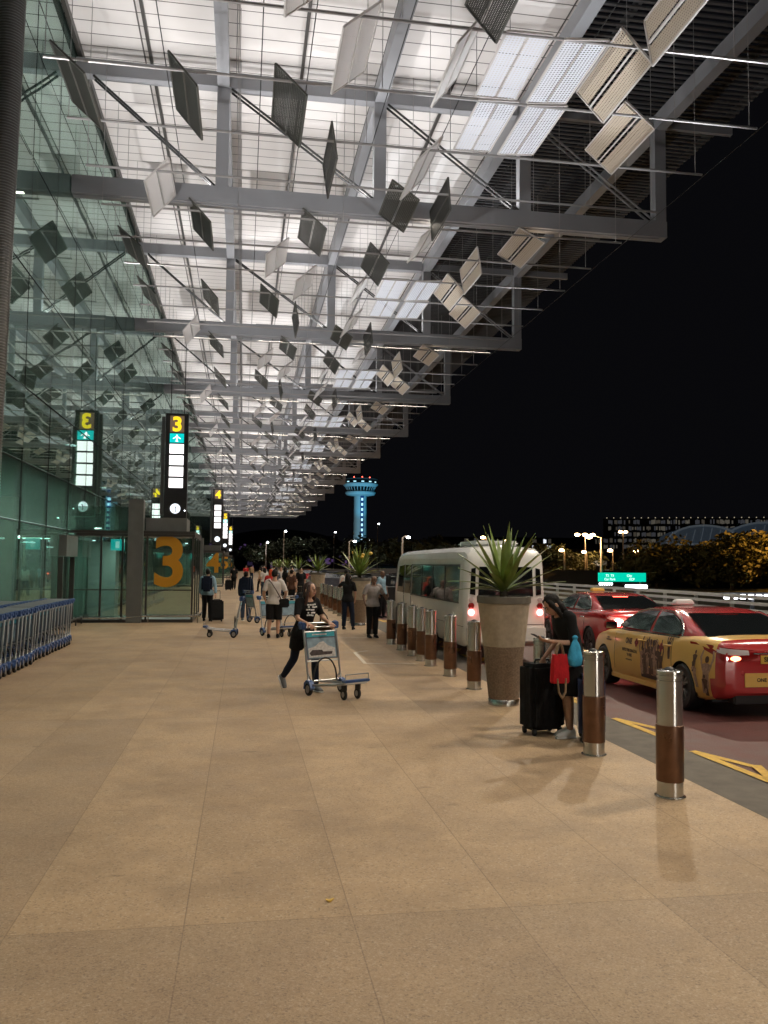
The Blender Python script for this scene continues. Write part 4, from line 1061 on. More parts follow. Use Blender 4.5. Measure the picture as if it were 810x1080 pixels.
mb = MB(); mb.box((0, -.0025, .006), (.066, .135, .002), 0, Matrix.Rotation(R(25), 3, 'X')); mb.build('screen', 'car_glass', ph)
tb = thing('tote_bag', 'red tote bag with white straps hanging from the bowed woman\'s arm', 'bag', W2L((-.22, .235, .63), PP, PF), face_dir(*PF))
mb = MB(); mb.loft([[Vector((x * a, y * b, z)) for x, y in ((-1, -1), (0, -1.15), (1, -1), (1, 1), (0, 1.15), (-1, 1))] for z, a, b in ((0, .045, .15), (.02, .055, .165), (.2, .05, .155), (.34, .03, .135))]); mb.build('bag_body', 'bag_red', tb, smooth=40)
mb = MB()
for x in (-.025, .025): mb.tube([(x, -.08, .33), (x * .5, -.05, .43), (x * .3, .0, .475), (x * .5, .05, .43), (x, .08, .33)], .012, 6)
mb.tube([(-.05, -.09, .06), (-.065, -.07, -.10), (-.065, .0, -.17), (-.065, .07, -.10), (-.05, .09, .06)], .018, 8)
mb.build('strap', 'cloth_tan', tb, smooth=60)
tb.scale = (.8, .58, .92)
bb = thing('cloth_bag', 'bright blue knotted cloth bag on the bowed woman\'s elbow', 'bag', W2L((-.245, .045, .80), PP, PF), face_dir(*PF) + .2)
mb = MB(); mb.loft([ell((.0, .02 * math.sin(z * 8), z), Vector((1, 0, 0)), Vector((0, 1, 0)), a, b, 16) for z, a, b in ((0, .02, .04), (.02, .05, .09), (.10, .07, .12), (.20, .06, .095), (.29, .035, .055), (.33, .018, .025), (.36, .035, .05), (.385, .012, .02))])
link('bag_body', remeshed(mb, 'cloth_cyan', .012, 2, 'bag', .012, 14), bb)
bb.scale = (.85, .85, .9)
def suitcase(label, loc, rz, w_, d_, h_, m, handle=0.0, tilt=0, group=None):
    s = thing('suitcase', label, 'suitcase', loc, rz, group)
    if tilt: s.rotation_euler = (tilt, 0, rz)
    mb = MB(); mb.box((0, 0, .06 + h_ / 2), (w_, d_, h_)); mb.build('shell', m, s, smooth=50, bevel=.045)
    mb = MB()
    for k in range(-2, 3): mb.box((k * w_ / 6.5, -d_ / 2 - .001, .06 + h_ / 2), (.022, .012, h_ * .82))
    mb.box((0, 0, .06 + h_ / 2), (w_ + .008, .02, h_ * .93)); mb.build('rib', m, s, bevel=.004)
    mb = MB(); mb.tube([(-.10, 0, .06 + h_), (-.09, 0, .095 + h_), (.09, 0, .095 + h_), (.10, 0, .06 + h_)], .013, 8); mb.build('carry_handle', 'black', s, smooth=50)
    if handle:
        mb = MB()
        for x in (-.12, .12): mb.tube([(x, d_ / 2 - .03, .06 + h_), (x, d_ / 2 - .03, .06 + h_ + handle)], .009, 8)
        mb.tube([(-.13, d_ / 2 - .03, .06 + h_ + handle), (.13, d_ / 2 - .03, .06 + h_ + handle)], .016, 8); mb.build('pull_handle', 'steel', s, smooth=50)
    for x in (-1, 1):
        for y in (-1, 1):
            mb = MB(); mb.lathe([(0, -.014), (.03, -.014), (.033, 0), (.03, .014), (0, .014)], 14, (x * (w_ / 2 - .06), y * (d_ / 2 - .05), .034), 'x'); mb.box((x * (w_ / 2 - .06), y * (d_ / 2 - .05), .06), (.04, .04, .03)); mb.build('wheel', 'rubber', s, smooth=40)
    return s
suitcase('big black suitcase standing in front of the bowed woman', (3.40, 9.42, 0), R(14), .46, .30, .74, 'bag_black')
suitcase('dark blue hard suitcase standing between the bowed woman and a bollard', (3.80, 8.98, 0), R(70), .44, .28, .66, 'case_blue')

# man with crossbody bag, seen from behind
JM = dict(el=(-.27, -.03, 1.13), er=(.29, -.03, 1.13), wl=(-.235, .12, .93), wr=(.22, .14, .95), kl=(-.11, .0, .49), kr=(.10, .01, .49), al=(-.13, -.03, .085), ar=(.10, -.02, .085))
MP = Vector((.82, 22.15, 0))
person('man in a white T-shirt and black shorts seen from behind with a crossbody bag', MP, (.12, .99), 1.73, JM, 'cloth_white', 'cloth_black', 'cloth_black', 'short', 'hair_black', .42, 'knee', look=(-6, -14), belly=.02)
cb_ = thing('crossbody_bag', 'black crossbody bag on the right hip of the man in white', 'bag', MP + Vector((.24, -.10, .78)), .1)
mb = MB(); mb.box((0, 0, .11), (.26, .10, .22)); mb.build('bag_body', 'bag_black', cb_, smooth=50, bevel=.025)
mb = MB(); mb.tube([(-.07, -.02, .2), (-.20, -.09, .42), (-.33, -.09, .62), (-.40, -.02, .70)], .014, 6); mb.tube([(-.40, -.02, .70), (-.40, .12, .70), (-.25, .24, .5), (-.02, .22, .3), (.09, .06, .2)], .012, 6); mb.build('strap', 'leather_brown', cb_, smooth=60)

def backpack(label, at, face, m):
    b = thing('backpack', label, 'backpack', at, face_dir(*face))
    mb = MB(); mb.box((0, 0, .24), (.34, .20, .50)); mb.build('bag_body', m, b, smooth=50, bevel=.06)
    mb = MB(); mb.box((0, -.115, .15), (.24, .06, .22)); mb.build('front_pocket', m, b, smooth=50, bevel=.02)
    mb = MB()
    for x in (-.12, .12): mb.tube([(x, .1, .1), (x * 1.2, .20, .12), (x * 1.25, .30, .34), (x, .2, .5), (x, .1, .48)], .02, 6)
    mb.build('strap', m, b, smooth=50); return b
person('traveller in pale blue with a navy backpack pulling a black suitcase by the porch', (-1.12, 28.7, 0), (.1, 1), 1.70, dict(er=(.25, -.04, 1.12), wr=(.28, -.12, .88)), 'cloth_lightblue', 'cloth_black', 'cloth_black', 'short', sleeve=.9)
backpack('navy backpack worn by the traveller beside the numeral three porch', (-1.14, 28.50, .98), (.1, 1), 'cloth_navy')
suitcase('black upright suitcase trailing behind the traveller by the porch', (-.80, 28.35, 0), R(6), .44, .26, .64, 'bag_black', .34, R(-14))
person('person in a dark jacket with a black backpack left of the man in white', (.12, 28.9, 0), (.2, 1), 1.62, dict(), 'cloth_navy', 'cloth_denim', 'shoe_grey', 'short', sleeve=1.0)
backpack('dark backpack on the person left of the man in white', (.10, 28.68, .95), (.2, 1), 'cloth_navy')
# the pair by the bollards
person('woman in black with one arm raised beside the second planter', (3.05, 24.9, 0), (.35, .94), 1.62, dict(el=(-.32, .14, 1.30), wl=(-.28, .30, 1.47), er=(.24, .0, 1.12), wr=(.2, .1, .9), kl=(-.10, .02, .49), kr=(.15, -.02, .49), al=(-.12, .0, .085), ar=(.19, -.06, .085)), 'cloth_black', 'cloth_navy', 'cloth_black', 'long', 'hair_black', .4, 'long', True, hands=(.3, .5))
person('older man in a grey T-shirt and dark trousers leaning at the bollards', (3.36, 22.1, 0), (.25, -.97), 1.62, dict(chest=(0, .05, 1.29), neck=(0, .07, 1.44), head=(0, .10, 1.565), sl=(-.175, .05, 1.39), sr=(.175, .05, 1.39), el=(-.33, .04, 1.16), wl=(-.42, .10, .98), er=(.28, .03, 1.14), wr=(.30, .16, .99)), 'cloth_grey', 'cloth_black', 'cloth_black', 'none', sleeve=.42, skin='skin_dark', look=(0, -8))
person('man in a light blue shirt standing in the road before the bus', (4.95, 30.3, 0), (.6, -.8), 1.68, dict(), 'cloth_lightblue', 'cloth_black', 'cloth_black', 'none', sleeve=.45, skin='skin_dark', detail=False)
person('person in a white top and dark cap beyond the raised arm', (4.15, 34.5, 0), (.2, .98), 1.68, dict(er=(.27, .15, 1.2), wr=(.25, .35, 1.3)), 'cloth_white', 'cloth_black', 'cloth_black', 'short', sleeve=.45, detail=False)
person('woman in a slate top and denim shorts walking away in the distance', (1.72, 44.8, 0), (-.2, 1), 1.66, dict(kl=(-.09, .14, .5), al=(-.09, .16, .1), kr=(.09, -.06, .49), ar=(.09, -.26, .16)), 'cloth_slate', 'cloth_denim', 'shoe_white', 'bob', 'hair_black', .45, 'short', True, detail=False)
far = [('person in black crossing behind the loose trolleys', 2.25, 46., (.8, .5), 1.68, 'cloth_black', 'cloth_black', 'bob', 'hair_black', True),
 ('person in pale tan near the third planter', 2.75, 48.5, (.2, -1), 1.7, 'cloth_tan', 'cloth_black', 'short', 'hair_black', False),
 ('person in white beyond the man with the crossbody bag', 1.25, 49.5, (-.3, 1), 1.66, 'cloth_white', 'cloth_denim', 'bob', 'hair_black', True),
 ('person in slate with dark hair near the kerb in the crowd', 3.05, 53., (.2, 1), 1.7, 'cloth_slate', 'cloth_black', 'short', 'hair_black', False),
 ('person in a red headscarf walking beyond the man in white', 1.10, 34., (0, 1), 1.66, 'cloth_red', 'cloth_black', 'scarf', 'cloth_orange', True),
 ('tall person in black beside the third planter', 2.75, 41., (.3, -.9), 1.72, 'cloth_black', 'cloth_black', 'short', 'hair_black', False),
 ('person in brown standing mid pavement behind the long haired woman', 2.05, 36.2, (.6, .6), 1.64, 'cloth_brown', 'cloth_black', 'short', 'hair_black', False),
 ('far person in white walking on the pavement', 2.3, 52., (-.2, -1), 1.7, 'cloth_white', 'cloth_denim', 'short', 'hair_black', False),
 ('far person in tan walking toward the porches', 1.2, 58., (-.8, .4), 1.68, 'cloth_tan', 'cloth_black', 'bob', 'hair_black', True),
 ('far person in black beside the fourth porch', -.6, 62., (.1, 1), 1.7, 'cloth_black', 'cloth_black', 'short', 'hair_black', False),
 ('far person in grey among the crowd mid pavement', 1.6, 66., (.1, -1), 1.7, 'cloth_grey', 'cloth_navy', 'short', 'hair_black', False),
 ('far person in light blue near the kerb', 3.0, 61., (.3, 1), 1.66, 'cloth_lightblue', 'cloth_black', 'bob', 'hair_black', True),
 ('far person in white beside the far planters', 2.7, 75., (.3, 1), 1.7, 'cloth_white', 'cloth_black', 'short', 'hair_black', False),
 ('far person in a red shirt by the porches', .3, 80., (.3, -1), 1.7, 'cloth_red', 'cloth_black', 'short', 'hair_black', False),
 ('far person in navy in the thick of the crowd', 1.9, 86., (.3, 1), 1.7, 'cloth_navy', 'cloth_black', 'short', 'hair_black', False),
 ('far person in pale tan at the end of the pavement', 1.0, 96., (.3, 1), 1.7, 'cloth_tan', 'cloth_navy', 'short', 'hair_black', False),
 ('far person in orange at the end of the pavement', 2.6, 104., (.3, 1), 1.7, 'cloth_orange', 'cloth_black', 'short', 'hair_black', False)]
for lab, x, y, f, h, tp, bt_, hr, hm_, fe in far:
    wk = random.random() < .6
    J_ = dict(kl=(-.09, .12, .5), al=(-.09, .14, .1), kr=(.09, -.04, .49), ar=(.09, -.2, .12)) if wk else {}
    person(lab, (x, y, 0), f, h, J_, tp, bt_, 'cloth_black', hr, hm_, .45, 'long', fe, detail=False)
suitcase('dark suitcase held by the person in brown mid pavement', (2.42, 35.9, 0), R(30), .42, .26, .6, 'bag_black', .3)
suitcase('far black suitcase standing by the fourth porch', (-.95, 60.5, 0), R(10), .44, .28, .66, 'bag_black', .3)

# ------------------------------------------------------------------ cars
def interp(tab, x):
    if x <= tab[0][0]: return tab[0][1]
    for (a, p), (b, q) in zip(tab[:-1], tab[1:]):
        if x <= b:
            t = (x - a) / (b - a); t = t * t * (3 - 2 * t) * .4 + t * .6
            return p + (q - p) * t
    return tab[-1][1]
TOPZ = [(-2.36, .86), (-2.30, .96), (-2.2, 1.005), (-1.75, 1.03), (-1.0, 1.0), (.0, .97), (.95, .955), (1.3, .93), (1.8, .84), (2.15, .73), (2.36, .58)]
BOTZ = [(-2.36, .34), (-2.25, .26), (-1.9, .20), (1.9, .19), (2.25, .22), (2.36, .30)]
HALF = [(-2.36, .60), (-2.32, .72), (-2.2, .80), (-1.9, .865), (-1.3, .895), (0, .90), (1.2, .89), (1.8, .855), (2.15, .76), (2.3, .66), (2.36, .52)]
SEC = [(0, .90), (.04, .955), (.16, .985), (.35, 1.0), (.55, .998), (.72, .985), (.86, .965), (.95, .93), (1.0, .86)]
def side_x(y, z):
    zb, zt, w_ = interp(BOTZ, y), interp(TOPZ, y), interp(HALF, y)
    t = min(1, max(0, (z - zb) / (zt - zb)))
    for (a, p), (b, q) in zip(SEC[:-1], SEC[1:]):
        if t <= b: return w_ * (p + (q - p) * (t - a) / (b - a))
    return w_ * SEC[-1][1]
def car_body(matfn, mats, arches=(-1.42, 1.42)):
    mb = MB(); ys = [-2.36, -2.345, -2.32, -2.28, -2.2] + [-2.1 + .1 * k for k in range(43)] + [2.2, 2.26, 2.31, 2.345, 2.36]
    rings = []
    for y in ys:
        zb, zt, w_ = interp(BOTZ, y), interp(TOPZ, y), interp(HALF, y); r_ = []
        L_ = []
        for k in range(len(SEC) - 1):
            for q in range(2):
                t = SEC[k][0] + (SEC[k + 1][0] - SEC[k][0]) * q / 2; x = SEC[k][1] + (SEC[k + 1][1] - SEC[k][1]) * q / 2
                L_.append((w_ * x, zb + (zt - zb) * t))
        L_.append((w_ * .86, zt)); L_.append((w_ * .6, zt + .018)); L_.append((w_ * .3, zt + .026))
        r_ = [Vector((x, y, z)) for x, z in L_] + [Vector((0, y, zt + .028))] + [Vector((-x, y, z)) for x, z in reversed(L_)] + [Vector((0, y, zb))]
        rings.append(r_)
    mb.loft(rings)
    me = mb.mesh('body', mats); o = bpy.data.objects.new('tmp', me)
    cut = MB()
    for y in arches:
        for s in (-1, 1): cut.lathe([(.345, s * .62), (.345, s * 1.1)], 32, (0, y, .325), 'x')
    c = bpy.data.objects.new('cut', cut.mesh('cut', 'black')); TS.collection.objects.link(c)
    b = o.modifiers.new('b', 'BOOLEAN'); b.operation = 'DIFFERENCE'; b.object = c; b.solver = 'EXACT'
    out = shaped(o)
    bpy.data.objects.remove(o); bpy.data.objects.remove(c)
    out.materials.clear()
    for m_ in mats: out.materials.append(M[m_])
    for p in out.polygons:
        ce = p.center; inner = min(abs(ce.y - a) for a in arches) < .36 and abs(ce.x) < .84 and ce.z < .68 and (abs(abs(ce.x) - .62) < .02 or abs((Vector((0, ce.y, ce.z)) - Vector((0, min(arches, key=lambda a: abs(a - ce.y)), .325))).length - .345) < .02)
        p.material_index = len(mats) - 1 if inner else matfn(ce)
        p.use_smooth = True
    out.set_sharp_from_angle(angle=R(38)); out.name = 'body'
    return out
CAB = [(.93, -1.95, 1.22, .80), (1.02, -1.86, 1.08, .785), (1.13, -1.55, .86, .735), (1.235, -1.22, .60, .685), (1.31, -.95, .36, .635), (1.35, -.72, .16, .585), (1.37, -.45, -.1, .45)]
def cab_x(z):
    for a, b in zip(CAB[:-1], CAB[1:]):
        if z <= b[0]:
            t = (z - a[0]) / (b[0] - a[0]); return a[3] + (b[3] - a[3]) * t
    return CAB[-1][3]
def cab_y(z, i):
    for a, b in zip(CAB[:-1], CAB[1:]):
        if z <= b[0]:
            t = (z - a[0]) / (b[0] - a[0]); return a[i] + (b[i] - a[i]) * t
    return CAB[-1][i]
def side_poly(mb, poly, off, s=-1, th=.008, mi=0, fx=None):
    """polygon (y,z) laid on the side of the car, following its curve"""
    fx = fx or side_x
    n = len(poly); a = [Vector((s * (fx(y, z) + off), y, z)) for y, z in poly]; b = [Vector((s * (fx(y, z) + off - th), y, z)) for y, z in poly]
    mb.add(a + b, [tuple(range(n)), tuple(range(2 * n - 1, n - 1, -1))] + [(j, (j + 1) % n, n + (j + 1) % n, n + j) for j in range(n)], mi)
def dense(poly, k=4):
    out = []
    for i in range(len(poly)):
        a, b = poly[i], poly[(i + 1) % len(poly)]
        for j in range(k): out.append((a[0] + (b[0] - a[0]) * j / k, a[1] + (b[1] - a[1]) * j / k))
    return out
def wheel(t, s, y):
    w_ = MB(); w_.lathe([(.20, -.105), (.285, -.11), (.312, -.09), (.320, -.06), (.320, .06), (.312, .09), (.285, .11), (.20, .105)], 32, (s * .775, y, .32), 'x', cap=False)
    wo = w_.build('wheel', 'black', t); tm = MB(); 
    w_ = MB(); w_.lathe([(.205, -.09), (.19, -.10), (.19, .09), (.205, .09)], 28, (s * .775, y, .32), 'x', cap=False)
    for k in range(5):
        a = 2 * PI * k / 5
        for da in (-.18, .18): w_.bar((s * .86, y + .05 * math.cos(a), .32 + .05 * math.sin(a)), (s * .865, y + .19 * math.cos(a + da), .32 + .19 * math.sin(a + da)), .03, .02)
    w_.lathe([(0, .09), (.055, .09), (.05, .105), (0, .108)], 16, (s * .775, y, .32), 'x')
    w_.build('rim', 'rim', wo, smooth=40)
    w_ = MB(); w_.lathe([(0, -.02), (.19, -.02), (.19, .02), (0, .02)], 24, (s * .79, y, .32), 'x'); w_.build('brake_disc', 'black', wo)
def sign_text(mb, s, size, place, bold=.0, mi=0):
    vs, fs = text_geo(s, size, bold, res=3); mb.add([place(a, b) for a, b, _ in vs], fs, mi)
def taxi(label, loc, wrap, lit='on', roof_m=None, simple=False):
    t = thing('taxi', label, 'taxi', loc)
    def fn(c):
        if wrap and c.y > -2.16 + (.10 if c.z < .5 else 0) and not (c.z > .985 and c.y > .9 and False): return 0
        return 1
    mats = ['yellow_wrap', 'red_paint', 'black'] if wrap else ['red_paint', 'red_paint', 'black']
    link('body', car_body(fn, mats), t)
    # cabin
    mb = MB(); rings = []
    for z, yr, yf, hx in CAB:
        r_ = []; n = 40
        for j in range(n):
            a = 2 * PI * j / n; c, s = math.cos(a), math.sin(a); e = .28
            x = hx * (abs(c) ** e) * (1 if c > 0 else -1); yy = (abs(s) ** e) * (1 if s > 0 else -1)
            r_.append(Vector((x, (yf + yr) / 2 + yy * (yf - yr) / 2, z)))
        rings.append(r_)
    mb.loft(rings); mb.build('roof', 'red_paint', t, smooth=45)
    fxw = lambda y, z: cab_x(z)
    for s in (-1, 1):
        fd = dense([(-.22, 1.0), (-.26, 1.305), (.10, 1.30), (.40, 1.235), (.86, 1.045), (.90, 1.0)], 4)
        rd = dense([(-.32, 1.0), (-.35, 1.305), (-.70, 1.295), (-1.02, 1.215), (-1.22, 1.11), (-1.26, 1.03), (-1.15, 1.0)], 4)
        for poly in (fd, rd):
            mb = MB(); side_poly(mb, poly, .012, s, .02, 0, fxw); g = mb.build('window', 'car_glass', t)
        # bright window surround behind the rear door
        mb = MB()
        arc = [(-1.30, 1.0), (-1.28, 1.08), (-1.20, 1.16), (-1.05, 1.24), (-.78, 1.315), (-.3, 1.328), (.12, 1.323), (.44, 1.25)]
        for a, b in zip(arc[:-1], arc[1:]): mb.bar((s * (cab_x(a[1]) + .012), *a), (s * (cab_x(b[1]) + .012), *b), .016, .022 if a[0] > -1.0 else .04)
        mb.build('window_trim', 'steel', t)
        mb = MB(); mb.bar((s * (side_x(.35, .92)), .93, .965), (s * side_x(-1.2, .95), -1.28, .985), .012, .014); mb.build('belt_trim', 'black', t)
        for y0 in (-.30, -1.16):
            y1 = y0 + .9 if y0 > -1 else y0 + .7
        if not simple:
            mb = MB()
            for y in (.92, -.28, -1.12):
                for k in range(9):
                    z0, z1 = .32 + k * .07, .39 + k * .07
                    yy = y - (.12 * max(0, (.75 - z0)) if y == -1.12 else 0); y2 = y - (.12 * max(0, (.75 - z1)) if y == -1.12 else 0)
                    mb.bar((s * (side_x(yy, z0) + .000), yy, z0), (s * (side_x(y2, z1) + .000), y2, z1), .006, .007)
            mb.build('door_seam', 'black', t)
        for y in (-.12, -1.0):
            mb = MB(); mb.tube([(s * (side_x(y, .84) - .005), y - .10, .845), (s * (side_x(y, .84) + .03), y - .07, .85), (s * (side_x(y, .84) + .03), y + .07, .85), (s * (side_x(y, .84) - .005), y + .1, .845)], .014, 8); mb.build('door_handle', 'chrome' if not wrap else 'yellow_wrap', t, smooth=50)
        mb = MB(); mb.box((s * 1.0, .80, 1.03), (.22, .10, .14)); mi_ = mb.build('mirror', 'red_paint', t, smooth=50, bevel=.03)
        mb = MB(); mb.box((s * 1.0, .747, 1.03), (.18, .006, .10)); mb.build('mirror_glass', 'chrome', mi_)
        for y in (-1.42, 1.42): wheel(t, s, y)
        mb = MB(); mb.box((s * .86, 0, .21), (.06, 2.1, .07)); mb.build('sill', 'black' if not wrap else 'yellow_wrap', t, bevel=.01)
    # rear and front screens
    def scr(name, i, zs, inset, sgn):
        mb = MB(); ring = []
        for z in zs: ring.append((cab_y(z, i), z, cab_x(z) - inset))
        o_ = .014 * sgn; v_ = [Vector((-q[2], q[0] + o_, q[1] + .006)) for q in ring] + [Vector((q[2], q[0] + o_, q[1] + .006)) for q in reversed(ring)]
        n = len(v_); w2 = [p - Vector((0, .02 * sgn, .012)) for p in v_]
        mb.add(v_ + w2, [tuple(range(n)), tuple(range(2 * n - 1, n - 1, -1))] + [(j, (j + 1) % n, n + (j + 1) % n, n + j) for j in range(n)]); return mb.build(name, 'car_glass', t)
    rw = scr('rear_window', 1, (1.03, 1.13, 1.235, 1.305), .085, -1)
    scr('windscreen', 2, (1.0, 1.13, 1.235, 1.305), .075, 1)
    mb = MB(); mb.box((0, -1.02, 1.285), (.34, .05, .03)); mb.build('high_brake_lamp', 'lamp_red_on' if lit == 'hot' else 'lamp_red_off', t)
    # roof sign
    mb = MB(); mb.loft([[Vector((x * a - .05, .22 + y * b, z)) for x, y in ((-1, -1), (1, -1), (1, 1), (-1, 1))] for z, a, b in ((1.372, .15, .08), (1.39, .155, .085), (1.455, .14, .06), (1.463, .125, .05))]); rs = mb.build('roof_sign', 'white_print' if wrap else 'plate', t, bevel=.012, smooth=50)
    # boot lid, bumper, lights
    rear = lambda x, z, o_=0.0: Vector((x, rear_y(x, z) - o_, z))
    def rear_y(x, z):
        lo, hi = -2.36, -1.6
        for _ in range(22):
            m_ = (lo + hi) / 2
            if side_x(m_, z) > abs(x) and interp(TOPZ, m_) > z: hi = m_
            else: lo = m_
        return hi
    def rear_patch(mb, poly, off, mi=0, th=.012):
        n = len(poly); a = [rear(x, z, off) for x, z in poly]; b = [rear(x, z, off - th) for x, z in poly]
        mb.add(a + b, [tuple(range(n)), tuple(range(2 * n - 1, n - 1, -1))] + [(j, (j + 1) % n, n + (j + 1) % n, n + j) for j in range(n)], mi)
    for s in (-1, 1):
        # wrap-around tail lamp: red shell, clear inset, lit bulb
        mb = MB()
        cols = [(.30, .80, .90), (.42, .765, .905), (.55, .745, .915), (.66, .74, .925), (.735, .755, .935), (.775, .79, .945), (.80, .83, .95), (.825, .87, .955), (.842, .905, .958)]
        def lampgrid(cols, off, mi, fz0=0., fz1=1.):
            pts = []
            for x, z0, z1 in cols:
                for f in (fz0, (fz0 + fz1) / 2, fz1): pts.append(rear(s * x, z0 + (z1 - z0) * f, off))
            fs = []
            for i in range(len(cols) - 1):
                for k in range(2): fs.append((i * 3 + k, i * 3 + 3 + k, i * 3 + 4 + k, i * 3 + 1 + k))
            mb.add(pts, fs, mi)
        lampgrid(cols, .012, 0)
        lampgrid(cols[1:6], .016, 1, .50, .92)
        tl = mb.build('tail_lamp', ['lamp_red_off', 'lamp_clear'], t, smooth=60)
        mb = MB(); c = rear(s * .60, .79, .015)
        mb.ball(c, (.075, .02, .032) if lit == 'on' else (.125, .035, .08), 14, 8); mb.build('bulb', 'lamp_red_hot' if lit == 'hot' else 'lamp_orange', tl, smooth=60)
        mb = MB(); mb.lathe([(0, -.012), (.02, -.012), (.03, 0)], 12, rear(s * .5, .60, .0), 'y'); mb.build('parking_sensor', 'red_paint', t, smooth=60)
    if wrap:
        mb = MB(); P = [(-.52, .93), (-.44, .985), (.44, .985), (.52, .93), (.40, .765), (-.40, .765)]; rear_patch(mb, dense(P, 5), .006); bl_ = mb.build('boot_lid', 'red_paint', t, smooth=40)
        mb = MB(); rear_patch(mb, dense([(-.36, .845), (.36, .845), (.36, .862), (-.36, .862)], 4), .02); mb.build('boot_trim', 'chrome', t)
    mb = MB(); rear_patch(mb, dense([(-.26, .72), (.26, .72), (.26, .83), (-.26, .83)], 4), .016); pl = mb.build('number_plate', 'plate', t)
    mb = MB(); sign_text(mb, 'SHD 4196 K', .085, lambda a, b: rear(a, .775 + b, .020), .002); mb.build('lettering', 'black', pl)
    if wrap:
        mb = MB(); sign_text(mb, 'Trans-cab', .095, lambda a, b: rear(a * 1.05 - .02, .905 + b, .012), .003); mb.build('lettering', 'white_print', bl_)
        mb = MB(); rear_patch(mb, dense([(-.48, .42), (.48, .42), (.48, .60), (-.48, .60)], 6), .012); ap = mb.build('bumper_panel', 'yellow_wrap', t)
        mb = MB(); sign_text(mb, 'ONE  CHAMPIONSHIP', .065, lambda a, b: rear(a, .51 + b, .016), .002); mb.build('lettering', 'ad_dark', ap)
        mb = MB(); sign_text(mb, 'x', .01, lambda a, b: rear(a, .3 + b, .0))
        # advertisement on both sides
        for s in (-1, 1):
            ad = MB()
            P = lambda y, z, off=.006: Vector((s * (side_x(y, z) + off), y, z))
            d_ = 1 if s < 0 else -1
            def words(txt, size, yc, zc, mi, bold=.002): sign_text(ad, txt, size, lambda a, b: P(yc - d_ * a, zc + b), bold, mi)
            words('ONE', .12, .36, .80, 0, .004); words('INTO THE DRAGON', .062, .30, .655, 0, .003); words("'N RISE", .062, .30, .585, 0, .003); words('onechampionship', .034, .32, .515, 0); words('CHAMPIONSHIP', .032, 1.18, .76, 0); words('singapore', .03, 1.2, .80, 0); ad.build('lettering', ['ad_dark', 'ad_red'], t); ad = MB()
            def flower(yc, zc, r_):
                for k in range(4):
                    a = PI / 2 * k; cy, cz = yc + r_ * .55 * math.cos(a), zc + r_ * .55 * math.sin(a)
                    pts = [P(cy + r_ * .5 * math.cos(q * PI / 4), cz + r_ * .42 * math.sin(q * PI / 4), .008) for q in range(8)]; ad.add(pts, [tuple(range(8))], 1)
            flower(.06, .80, .07); flower(-.80, .80, .07)
            def fig(yc, z0, h, lean, mi, arms=True, wd=1.0):
                def poly(pts, off, m_): 
                    q = [P(yc + (a * wd) * h + lean * b * h, z0 + b * h, off) for a, b in pts]; ad.add(q, [tuple(range(len(q)))], m_)
                head = [(.075 * math.cos(q * PI / 5), .90 + .095 * math.sin(q * PI / 5)) for q in range(10)]
                body = [(-.10, 0), (.09, 0), (.13, .30), (.11, .52), (.20, .74), (.06, .80), (-.06, .80), (-.20, .74), (-.11, .52), (-.13, .3)]
                poly(body, .0065, mi); poly(head, .0075, 4)
                if arms:
                    poly([(-.20, .74), (-.27, .95), (-.22, 1.14), (-.16, 1.14), (-.19, .95), (-.13, .72)], .0085, mi); poly([(.20, .74), (.27, .95), (.2, 1.14), (.15, 1.14), (.19, .95), (.13, .72)], .0085, mi)
            for k, (yy, h) in enumerate(((-.16, .44), (-.29, .50), (-.43, .54), (-.57, .54), (-.69, .48), (-.82, .40), (-.36, .40), (-.51, .42), (-.22, .34), (-.65, .35))):
                fig(yy, .345 + .004 * k, h, (.05 if k % 2 else -.04), 2 if k % 3 else 3, k < 6)
            ad.build('advertisement', ['ad_dark', 'ad_red', 'ad_brown', 'ad_pale', 'ad_brown'], t); ad = MB()
            fig(-1.06, .66, .31, .1, 2); fig(-1.74, .56, .30, -.25, 2, False); fig(-1.84, .36, .34, .30, 3, False); fig(-2.0, .30, .50, -.12, 3, True); fig(-2.03, .27, .28, .1, 2, False)
            ad.build('advertisement', ['ad_dark', 'ad_red', 'ad_brown', 'ad_pale', 'ad_brown'], t); ad = MB()
            hem = [P(-.12 - .78 * q / 8, .30, .0062) for q in range(9)] + [P(-.90 + .78 * q / 8, .36 + .02 * (q % 2), .0062) for q in range(9)]; ad.add(hem, [tuple(range(18))], 0)
            ad.build('printed_hem', ['ad_dark', 'ad_red', 'ad_brown', 'ad_pale', 'ad_brown'], t)
    else:
        for s in (-1, 1):
            ad = MB(); P = lambda y, z: Vector((s * (side_x(y, z) + .006), y, z)); d_ = 1 if s < 0 else -1
            sign_text(ad, 'Trans-cab', .13, lambda a, b: P(.35 - d_ * a, .74 + b), .004); ad.build('lettering', 'white_print', t)
    t.scale = (1, .89, .965)
    if lit == 'hot':
        for s in (-1, 1): lamp('POINT', 'brake_lamp_light', (loc[0] + s * .62, loc[1] - 2.3, .8), 9, (1, .08, .05), shadow_soft_size=.08)
    # front lamps
    for s in (-1, 1):
        mb = MB(); pts = [Vector((s * x, y, z)) for x, y, z in ((.45, 2.34, .62), (.62, 2.28, .60), (.74, 2.12, .66), (.72, 2.05, .76), (.55, 2.24, .72))]; mb.add(pts, [(0, 1, 2, 3, 4)]); mb.build('headlamp', 'lamp_clear', t)
    mb = MB(); mb.box((0, 0, .24), (1.5, 4.0, .12)); mb.box((0, -2.22, .26), (1.2, .18, .14)); mb.build('underbody', 'black', t, bevel=.02)
    return t
taxi('yellow wrapped taxi with a red boot and advertising figures waiting at the kerb', (6.74, 12.06, .0), True, 'on')
taxi('red taxi with a glowing brake lamp in the next lane, beyond the yellow one', (8.20, 18.65, 0), False, 'hot')
